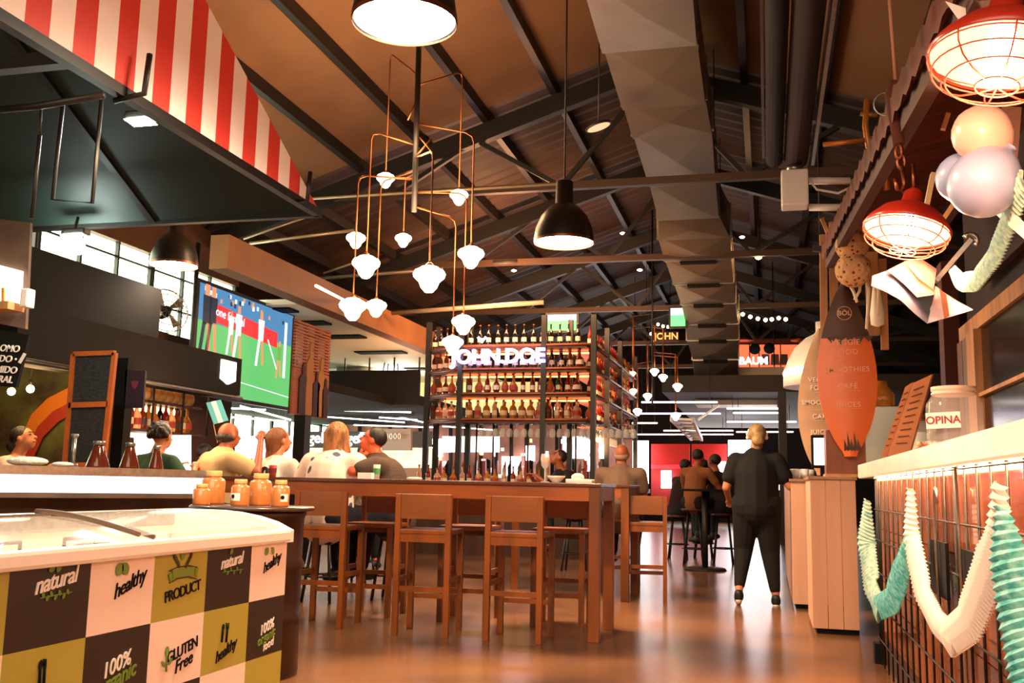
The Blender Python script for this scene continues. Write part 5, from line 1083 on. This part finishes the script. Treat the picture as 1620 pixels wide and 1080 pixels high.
# wall fan
p = at(262, 492, 9.6); t = thing('wall_fan', 'round metal wall fan under the dome pendant on the left', 'fan', p); Rf = .25; ax = V((.75, -.5, .15)).normalized(); M = Matrix.Translation(p) @ V((0, 0, 1)).rotation_difference(ax).to_matrix().to_4x4()
cg = MB()
for s_, z in ((1, 0), (.97, .04), (.7, .07), (.4, .08)): cg.tube([M @ V((Rf * s_ * math.cos(i * PI / 14), Rf * s_ * math.sin(i * PI / 14), z)) for i in range(28)], .006, 5, cyc=True)
for k in range(12): a = k * PI / 6; cg.tube([M @ V((Rf * s_ * math.cos(a), Rf * s_ * math.sin(a), z)) for s_, z in ((1, 0), (.97, .04), (.7, .07), (.1, .085))], .0035, 4)
cg.build('cage', steel, t)
for k in range(4): a = k * PI / 2; MB().add([M @ V((Rf * r * math.cos(a + b), Rf * r * math.sin(a + b), z)) for r, b, z in ((.12, 0, .03), (.85, -.28, .045), (.9, .28, .015), (.12, .5, .02))], [(0, 1, 2, 3)]).build('blade', steel, t)
MB().lathe([(0, -.14), (.06, -.13), (.07, -.02), (.05, .05), (0, .06)], n=14, M=M).build('motor', blackm, t); MB().tube([M @ V((0, 0, -.12)), M @ V((0, 0, -.3))], .02, 6).build('arm', black, t)
# small flag on a stick
t = thing('small_flag', 'small sky-blue and white flag on a stick above the bald man', 'flag', at(348, 672, 8.9)); q4 = [(326, 637), (349, 632), (361, 665), (338, 671)]
def lerp2(a, b, u): return (a[0] + (b[0] - a[0]) * u, a[1] + (b[1] - a[1]) * u)
for k, (u0, u1) in enumerate(((0, .34), (.34, .66), (.66, 1))): quadpx(MB(), [lerp2(q4[0], q4[1], u0), lerp2(q4[0], q4[1], u1), lerp2(q4[3], q4[2], u1), lerp2(q4[3], q4[2], u0)], 8.9, th=.006).build('%s_stripe' % ('white' if k == 1 else 'blue'), mat('flag_sky', '#58b0c0', .7) if k != 1 else paper, t)
MB().tube([at(338, 671, 8.92), at(344, 700, 8.92)], .004, 5).build('stick', palewood, t)
p = at(250, 720, 9.2)
# items on the service counter
czt = 1.105
def onc(px, k=0): # point on the counter top at pixel column px
    best = None
    for i in range(60):
        b0 = V((e1.x, e1.y, 0)) + dv * (i / 59) + nrm * (.1 + k); b0.z = czt; q = ROT.transposed() @ (b0 - V((0, 0, CAM_H))); x = 810 + F * q.x / -q.z
        if best is None or abs(x - px) < best[0]: best = (abs(x - px), b0)
    return best[1]
dom = mat('brown_glass', '#5a2414', .12, coat=.4, trans=.2)
for k, (px, r, h, l) in enumerate(((156, .07, .17, 'conical brown glass dispenser with chrome collar, left of the three'), (203, .06, .17, 'conical brown glass dispenser in the middle of the service counter'), (246, .045, .16, 'conical brown glass dispenser at the right end of the service counter'))):
    p = onc(px, .1); t = thing('glass_dispenser', l, 'dispenser', p); MB().lathe([(0, 0), (r, 0), (r, .01), (r * .45, h * .75), (r * .4, h * .8), (0, h * .8)], p, 20).build('cone_body', dom, t); MB().lathe([(r * .5, h * .8), (r * .52, h * .9), (r * .5, h * .95), (0, h * .95)], p, 16).build('collar', brushed, t)
p = onc(112, .2); t = thing('beer_tap', 'slim chrome tap standing on the service counter', 'tap', p); MB().tube([p, p + V((0, 0, .18))], .012, 8).build('stem', brushed, t); MB().lathe([(.03, 0), (.03, .02), (0, .02)], p, 12).build('base', brushed, t); MB().lathe([(.01, .17), (.024, .19), (.02, .2), (0, .2)], p, 10).build('cap', brushed, t)
for px, w, h, l in ((40, .13, .055, 'crumpled white cloth on the left end of the service counter'), (98, .07, .03, 'folded white napkin pile on the service counter')):
    p = onc(px, .06); o = MB().ball((p.x, p.y, czt + h * .45), (w, w * .6, h * .5), n=18, m=8).build('napkin_pile' if px > 50 else 'cloth', mat('crumpled_white', '#e8d8c8', .85, bump=1, sc=22)); tag(o, l, 'napkin')
# things on the long table
TZ = 1.075
def ont(px, y): q = at(px, 770, y); return V((q.x, y, TZ))
p = ont(880, 7.25); t = thing('white_bowl', 'white bowl near the front corner of the long table', 'bowl', p)
MB().lathe([(0, .005), (.03, 0), (.035, .01), (.06, .035), (.068, .05), (.062, .05), (.05, .03), (0, .015)], p, 24).build('bowl', mat('white_ceramic', '#f0e0d4', .25), t); MB().lathe([(0, .045), (.055, .046)], p, 16, caps=False).build('dip', mat('cream_dip', '#e0b890', .6), t)
p = ont(918, 7.45); t = thing('serving_tray', 'white paper tray with crumpled napkins right of the bowl', 'tray', p); MB().box(p + V((-.1, -.07, 0)), p + V((.1, .07, .03)), bev=.008).build('tray', paper, t); MB().ball(p + V((-.02, 0, .045)), (.05, .04, .03), n=12, m=7).build('napkin', mat('crumpled_white', '#e8d8c8'), t)
p = ont(862, 7.6); t = thing('ornate_glass', 'tall stemmed glass standing behind the white bowl', 'glass', p); MB().lathe([(0, 0), (.035, 0), (.036, .006), (.006, .012), (.006, .1), (.03, .13), (.036, .19), (.03, .22)], p, 16, caps=False).build('glass', thing_glass, t); MB().lathe([(0, .135), (.028, .14), (.032, .18), (0, .18)], p, 12).build('drink', mat('amber_drink', '#c87838', .2), t)
for px, y, r, h, m, l in ((595, 7.7, .03, .12, 'green_cup', 'clear plastic cup with green mark in front of the man'), (430, 7.6, .035, .1, 'red_cup', 'red plastic cup beside the woman in the football shirt')):
    p = ont(px, y) ; t = thing('plastic_cup', l, 'cup', p); MB().lathe([(0, 0), (r * .8, 0), (r, h), (r * .9, h), (r * .7, .01), (0, .01)], p, 18).build('cup', mat('clear_cup', '#e8dcd0', .2, alpha=.6) if m[0] == 'g' else mat('red_cup', '#b0402c', .3), t)
    MB().lathe([(r * .93, h * .35), (r * .98, h * .75)], p, 18, caps=False).build('printed_band', mat('green_print_cup', '#4a9a50', .5) if m[0] == 'g' else mat('red_dark', '#7a2018', .5), t)
p = ont(578, 7.5); tag(MB().box(p + V((-.06, -.03, 0)), p + V((.06, .03, .05)), bev=.004).build('napkin_box', paper), 'white napkin holder beside the green-marked cup', 'napkin holder')
p = ont(655, 7.7); tag(MB().ball(p + V((0, 0, .012)), (.07, .05, .014), n=16, m=6).build('folded_napkin', mat('crumpled_white', '#e8d8c8')), 'low white crumpled napkin right of the man', 'napkin')
# crate of cups on the far plank counter
p = at(1262, 745, 10.2); p.z = 1.16
for i in range(9):
    l = 'stacked white cup on the far plank counter'; o = MB().lathe([(0, 0), (.03, 0), (.04, .1), (.036, .1), (.027, .01), (0, .01)], n=12).build('white_cup', white, local=True); o.location = (p.x - .12 + (i % 3) * .09 + .06 * (i // 6), 10.0 + (i // 3) * .12, 1.16); tag(o, l, 'cup', l)

# ================================================================== PEOPLE
def person(lab, loc, rz, J, shirt, trousers=None, hairm=None, skinm=None, hair='short', face=False, shoes=None, vox=.012, sleeve=.6, ears=True, extra=None):
    """J: joints in local space, facing +Y, dict: pel, chest, neck, head, sh(l,r), el, ha, hip, kn, an, toe"""
    t = thing('person', lab, 'person', loc, rz); sk = skinm or skin
    b = MB(); H = V(J['head']); N = V(J['neck']); P = V(J['pel']); C = V(J['chest']); st = J.get('st', 1)
    b.cap(P, .13 * st, C, .135 * st); b.cap(C, .13 * st, N + V((0, 0, -.06)), .085 * st); b.cap(N, .055, H + V((0, 0, -.04)), .055)
    for s_ in (0, 1): b.cap(C + V((0, 0, .05)), .09 * st, J['sh'][s_], .05 * st); b.cap(N + V((0, 0, -.03)), .05, J['sh'][s_], .045)
    Rh = Matrix.Translation(H) @ Euler(J.get('hrot', (0, 0, 0))).to_matrix().to_4x4()
    b.ball((0, -.01, .025), (.074, .092, .088), M=Rh, n=18, m=12); b.ball((0, .028, -.035), (.055, .06, .065), M=Rh, n=16, m=10)
    b.cap(Rh @ V((0, .085, .01)), .009, Rh @ V((0, .104, -.018)), .014, 8); b.cap(Rh @ V((-.018, .085, -.048)), .008, Rh @ V((.018, .085, -.048)), .008, 8)
    if ears:
        for q in (-1, 1): b.ball((q * .076, -.005, 0), (.012, .02, .03), M=Rh, n=10, m=8)
    for s_ in (0, 1):
        S_, E_, A_ = V(J['sh'][s_]), V(J['el'][s_]), V(J['ha'][s_]); b.cap(S_, .052 * st, E_, .038); b.cap(E_, .038, A_, .026)
        d = (A_ - E_).normalized(); u = V((0, 0, 1)); sd = d.cross(u).normalized() if abs(d.z) < .9 else V((1, 0, 0)); nn = sd.cross(d).normalized(); hand = A_ + d * .05
        b.cap(A_, .026, hand, .03); q = -1 if s_ else 1
        for k, (o_, ln) in enumerate(((-.028, .055), (-.01, .07), (.01, .066), (.027, .05))):
            f0 = hand + sd * o_ + d * .025; f1 = f0 + d * ln * .55 - nn * .008; f2 = f1 + d * ln * .4 - nn * .022; b.cap(f0, .0095, f1, .009, 7); b.cap(f1, .009, f2, .0075, 7)
        b.cap(A_ + d * .02 + sd * q * .02, .012, A_ + d * .06 + sd * q * .05 - nn * .01, .009, 7)
        Hp, K_, An = V(J['hip'][s_]), V(J['kn'][s_]), V(J['an'][s_]); b.cap(Hp, .088 * st, K_, .055 * st); b.cap(K_, .055 * st, An, .036); T_ = V(J['toe'][s_]); b.cap(An + V((0, 0, -.03)), .036, T_, .026)
    solid(b, vox * .8, 3).build('body', sk, t, local=True)
    c = MB(); g = .016; c.cap(P + V((0, 0, -.03)), .138 * st + g, C, .138 * st + g); c.cap(C, .135 * st + g, N + V((0, 0, -.075)), .085 * st + g)
    for s_ in (0, 1):
        S_, E_ = V(J['sh'][s_]), V(J['el'][s_]); c.cap(C + V((0, 0, .05)), .09 * st + g, S_, .05 * st + g); c.cap(N + V((0, -.01, -.06)), .05 + g, S_, .045 + g); c.cap(S_, .052 * st + g, S_.lerp(E_, sleeve), .046 * st + g)
        if sleeve >= 1: c.cap(E_, .04 + g, E_.lerp(V(J['ha'][s_]), .85), .03 + g * .7)
    solid(c, vox, 14).build('shirt', shirt, t, local=True)
    c = MB(); g = .013
    c.cap(P + V((-.05, 0, -.02)), .125 * st + g, P + V((.05, 0, -.02)), .125 * st + g)
    for s_ in (0, 1):
        Hp, K_, An = V(J['hip'][s_]), V(J['kn'][s_]), V(J['an'][s_]); c.cap(Hp, .09 * st + g, K_, .057 * st + g); c.cap(K_, .057 * st + g, K_.lerp(An, J.get('tl', .92)), .04 + g * .8)
    solid(c, vox).build('trousers', trousers or mat('dark_jeans', '#1c1a22', .8), t, local=True)
    for s_ in (0, 1):
        An, T_ = V(J['an'][s_]), V(J['toe'][s_]); c = MB(); c.cap(An + V((0, -.015, -.045)), .045, T_, .036); c.cap(An + V((0, -.02, -.02)), .043, An + V((0, 0, -.04)), .045)
        so = solid(c, vox, 3).build('shoe', shoes or mat('dark_shoe', '#1a1412', .6), t, local=True)
        if shoes: MB().cap(An + V((0, -.02, -.074)), .03, T_ + V((0, .01, -.022)), .028).build('sole', white, so, local=True)
    hm = hairm or mat('dark_hair', '#1c100a', .55, bump=.5, sc=60, stretch=(1, 1, .2)); h = MB()
    if hair != 'bald':
        h.ball((0, -.026, .045), (.085, .092, .085), M=Rh, n=18, m=12)
        if hair in ('long', 'bob'): h.cap(Rh @ V((0, -.055, .03)), .085, Rh @ V((0, -.07, -.12)), .095 if hair == 'bob' else .06)
        if hair == 'bob':
            for q in (-1, 1): h.cap(Rh @ V((q * .06, -.02, .03)), .045, Rh @ V((q * .085, -.03, -.13)), .045)
        if hair == 'long': h.cap(Rh @ V((0, -.08, -.1)), .06, Rh @ V((.0, -.12, -.3)), .035)
        if hair == 'curly':
            for k in range(26):
                a = random.random() * 6.28; e_ = random.random() * 1.5 - .45; h.ball((.09 * math.cos(a) * math.cos(e_), -.035 + .09 * math.sin(a) * math.cos(e_) * .9, .045 + .1 * math.sin(e_)), .032, M=Rh, n=8, m=6)
        if hair == 'bun': h.ball((0, -.11, -.02), .06, M=Rh, n=12, m=9); h.ball((0, -.08, -.08), .045, M=Rh, n=10, m=8)
        # clear the face
        solid(h, .009, 2).build('hair', hm, t, local=True)
    else:
        h.ball((0, -.032, -.012), (.082, .086, .05), M=Rh, n=18, m=10)
        solid(h, .007, 2).build('hair', hm, t, local=True)
    if face:
        for q in (-1, 1):
            MB().ball((q * .03, .078, .018), (.012, .008, .007), M=Rh, n=8, m=6).build('eye', mat('eye_dark', '#1a0e0a', .2), t, local=True)
            MB().cap(Rh @ V((q * .016, .086, .038)), .005, Rh @ V((q * .046, .076, .04)), .004, 6).build('eyebrow', hm, t, local=True)
        MB().cap(Rh @ V((-.02, .088, -.05)), .006, Rh @ V((.02, .088, -.05)), .006, 6).build('lips', mat('lip_red', '#9a3c30', .5), t, local=True)
    return t
def seated(hs=.66, lean=.12, hrot=(0, 0, 0), el=None, ha=None, st=1, w=.19, legs=True):
    J = dict(pel=(0, 0, hs + .08), chest=(0, lean * .6, hs + .38), neck=(0, lean, hs + .57), head=(0, lean + .05, hs + .70), sh=((-w, lean * .8, hs + .49), (w, lean * .8, hs + .49)), st=st, hrot=hrot)
    J['el'] = el or ((-w - .09, lean + .14, hs + .26), (w + .09, lean + .14, hs + .26)); J['ha'] = ha or ((-.12, lean + .34, hs + .44), (.12, lean + .34, hs + .44))
    J['hip'] = ((-.09, .02, hs + .05), (.09, .02, hs + .05)); J['kn'] = ((-.13, .42, hs + .05), (.13, .42, hs + .05)); J['an'] = ((-.12, .38, hs - .36), (.12, .38, hs - .36)); J['toe'] = ((-.12, .52, hs - .42), (.12, .52, hs - .42)); return J
def hide_stool(x, y, l, sh=.66):
    t = thing('bar_stool', l, 'stool', (x, y, 0)); MB().lathe([(0, 0), (.17, 0), (.175, .02), (.17, .035), (0, .035)], (x, y, sh - .1), 20).build('seat', darkwood, t)
    for a in range(4): ca, sa = math.cos(a * PI / 2 + .78), math.sin(a * PI / 2 + .78); MB().tube([(x + .1 * ca, y + .1 * sa, sh - .1), (x + .19 * ca, y + .19 * sa, 0)], .014, 6).build('leg', black, t)
    MB().tube([(x + .16 * math.cos(i * PI / 8), y + .16 * math.sin(i * PI / 8), .22) for i in range(16)], .009, 5, cyc=True).build('foot_ring', black, t)
def seat_person(px, d, lab, rz, J, stl, sc=1, **k):
    x = at(px, 740, d).x; t = person(lab, (x, d, 0), rz, J, **k); t.scale = (sc, sc, sc); hide_stool(x, d, stl, (J['pel'][2] - .04) * sc)
beige = mat('beige_tee', '#c8a878', .8); 
p1 = person('bald man in a beige T-shirt seen from behind, hand raised to his mouth', (at(330, 740, 8.7).x, 8.7, 0), -.75, seated(.66, .1, (0, 0, .1), el=((-.28, .12, .96), (.34, .22, .9)), ha=((-.14, .4, 1.08), (.16, .36, 1.22))), beige, hair='bald', skinm=skin2, st=1.0) if False else None
JB = seated(.60, .1, (0, 0, .1), el=((-.3, .12, .94), (.36, .24, 1.0)), ha=((-.14, .4, 1.08), (.2, .34, 1.26)), st=1.34, w=.22)
seat_person(333, 8.4, 'bald man in a beige T-shirt seen from behind, hand raised to his mouth', -.6, JB, 'stool under the bald man in beige', shirt=beige, hair='bald', skinm=skin2, sc=1.12)
o = bpy.data.objects['shirt']; 
def back_y(t, x, z):
    sh_ = [c for c in t.children if c.name.startswith('shirt')][0]; return min([v.co.y for v in sh_.data.vertices if abs(v.co.x - x) < .04 and abs(v.co.z - z) < .03] or [-.1])
MB().ball((.03, back_y(bpy.data.objects['person'], .03, 1.02) + .004, 1.02), (.06, .014, .035), n=12, m=8).build('shirt_print', mat('red_print', '#c04a30', .7), bpy.data.objects['person'], local=True)
JW = seated(.59, .12, (.1, 0, -.5), el=((-.3, .2, .92), (.28, .16, .9)), ha=((-.2, .44, 1.08), (.12, .4, 1.08)), st=1.05, w=.18)
seat_person(422, 8.55, 'woman with long brown hair in a white football shirt numbered 10', -.15, JW, 'stool under the woman in the football shirt', shirt=mat('football_white', '#e8ddd0', .8), hair='long', hairm=mat('brown_hair', '#7a4420', .5, bump=.5, sc=60, stretch=(1, 1, .2)), sc=1.1)
w10 = bpy.data.objects['person.001']
MB().text('10', faceM((0, back_y(w10, 0, 1.0) - .004, 1.0), (1, 0, 0), (0, .25, 1)), .17, .02, 0, 0, .02).build('shirt_number', mat('number_black', '#20140e', .7), w10, local=True)
JF = seated(.58, .1, (.15, 0, -.25), el=((-.32, .12, .94), (.32, .14, .94)), st=1.4, w=.21)
seat_person(519, 8.4, 'woman with blonde bobbed hair and a white floral blouse, back turned', -.15, JF, 'stool under the woman in the floral blouse', shirt=mat('floral_blouse', '#f0d4c4', .8, kind='voronoi', sc=9, col2='#4a4a66'), hair='bob', hairm=mat('blonde_hair', '#a8682c', .5, var=.55, sc=26, stretch=(1, 1, .35), bump=1), sleeve=.9, sc=1.14)
JM = seated(.60, .16, (.35, 0, .1), el=((-.3, .3, 1.04), (.3, .36, 1.02)), ha=((.06, .52, 1.2), (.1, .55, 1.1)), st=1.3, w=.22)
seat_person(626, 8.75, 'dark-haired man in a checked grey-brown shirt leaning on the table, facing left', 1.75, JM, 'stool under the man in the checked shirt', shirt=mat('plaid_shirt', '#6a5240', .8, kind='brick', sc=30, var=.4, stretch=(1, 1, 1), col2='#40342e'), hair='short', skinm=mat('ruddy_skin', '#c8562e', .5), face=True, sc=1.1)
JK = seated(.64, .1, (.2, 0, 0), st=.85, w=.16)
seat_person(574, 10.1, 'person in a dark striped top half hidden behind the blonde woman', -2.6, JK, 'stool behind the blonde woman', shirt=mat('dark_stripe_top', '#3a2a26', .8, kind='brick', sc=20, col2='#8a7a70', var=.3), face=True, skinm=mat('ruddy_skin', '#c8562e'))
JG = seated(.70, .12, (.25, 0, 0), st=1.26, w=.2, el=((-.24, .2, .95), (.24, .2, .95)))
x = at(980, 740, 10.6).x; person('grey-haired man in a brown-grey shirt at the second table, back turned', (x, 10.6, 0), .0, JG, mat('taupe_shirt', '#6e5546', .8), hair='bald', hairm=mat('grey_hair', '#8a6a58', .7), skinm=skin2)
seat_person(910, 12.6, 'dark-haired person bending over near the bar counter', 2.2, seated(.7, .2, (.5, 0, 0), st=.95), 'stool of the dark-haired person near the bar', shirt=mat('black_tee', '#1c1614', .8), hair='short', face=True, skinm=skin2)
seat_person(240, 7.6, 'person with dark curly hair and a green top behind the service counter', -.2, seated(.70, .05, (0, 0, 0), st=.9), 'stool behind the service counter', shirt=mat('green_top', '#3c5a44', .8), hair='curly')
seat_person(316, 9.6, 'dark-haired head just showing left of the bald man', 0, seated(.6, .05, st=.8), 'stool hidden behind the bald man', shirt=mat('black_tee', '#1c1614'), hair='short')
seat_person(12, 7.4, 'dark-haired woman at the far left edge looking down in profile', -1.4, seated(.66, .08, (.35, 0, 0), st=.85), 'stool under the woman at the far left', shirt=mat('pale_top', '#d8b8a0', .8), hair='bun', face=True, skinm=skin)
for k, (px, d, l, s_, hs, rz) in enumerate(((1072, 15.5, 'seated person in dark clothes, left of the far aisle table', '#2a1a16', .68, -.9), (1097, 14.5, 'bare-armed person in a tan top at the far aisle table', '#8a5432', .8, -.4), (1112, 16, 'person half hidden behind the tan-topped one', '#3a2420', .7, 0), (1143, 14.8, 'person with dark cap leaning by the walking woman', '#241a18', .74, .9))):
    seat_person(px, d, l, rz, seated(hs, .12, (.2, 0, 0)), 'stool of the far aisle table, %s' % ['first from the left', 'second from the left', 'third from the left', 'nearest the walking woman'][k], shirt=mat('far_shirt_%d' % k, s_, .8), hair='short', skinm=skin2)
# dark aisle table
x = at(1115, 800, 13.6).x; t = thing('pedestal_table', 'black high pedestal table in the far aisle', 'table', (x, 13.6, 0)); MB().lathe([(0, 1.02), (.36, 1.02), (.36, 1.05), (0, 1.05)], (x, 13.6, 0), 28).build('tabletop', blackm, t)
MB().tube([(x, 13.6, .03), (x, 13.6, 1.02)], .04, 10).build('pedestal', black, t); MB().lathe([(.28, 0), (.26, .03), (0, .04)], (x, 13.6, 0), 24).build('foot', black, t)
# walking server, back turned
sx, sy = onz(1200, 950, 0).x, 9.75
blk = mat('black_uniform', '#171514', .85)
JS = dict(pel=(0, 0, .93), chest=(.0, .02, 1.2), neck=(-.005, .04, 1.40), head=(.01, .07, 1.55), st=1.38, hrot=(.1, 0, .1), w=0,
          sh=((-.185, .02, 1.32), (.185, .02, 1.32)), el=((-.28, .0, 1.07), (.30, .0, 1.09)), ha=((-.27, .2, .97), (.45, .18, 1.03)), tl=.84,
          hip=((-.09, 0, .88), (.09, 0, .88)), kn=((-.13, .06, .50), (.115, .04, .49)), an=((-.165, -.16, .13), (.16, .0, .085)), toe=((-.175, -.07, .045), (.165, .14, .035)))
person('woman walking away in black T-shirt and leggings, hair in a bun, black sneakers', (sx, sy, 0), -.02, JS, blk, blk, hairm=mat('ash_hair', '#b08a5c', .5, var=.5, sc=18, bump=.5), hair='bun', skinm=skin, shoes=mat('black_sneaker', '#17120f', .5), vox=.009)
srv = [o for o in bpy.data.objects if o.name.startswith('person') and o.get('label', '').startswith('woman walking')][0]
sc_o = MB()
for k in range(9): a = -.2 + k * (PI + .4) / 8; sc_o.ball((.01 + .09 * math.cos(a), .06 - .01 * math.sin(a), 1.56 + .085 * math.sin(a)), .019, n=8, m=6)
solid(sc_o, .008, 1).build('white_scrunchie', mat('scrunchie_white', '#e8dcd8', .8), srv, local=True)
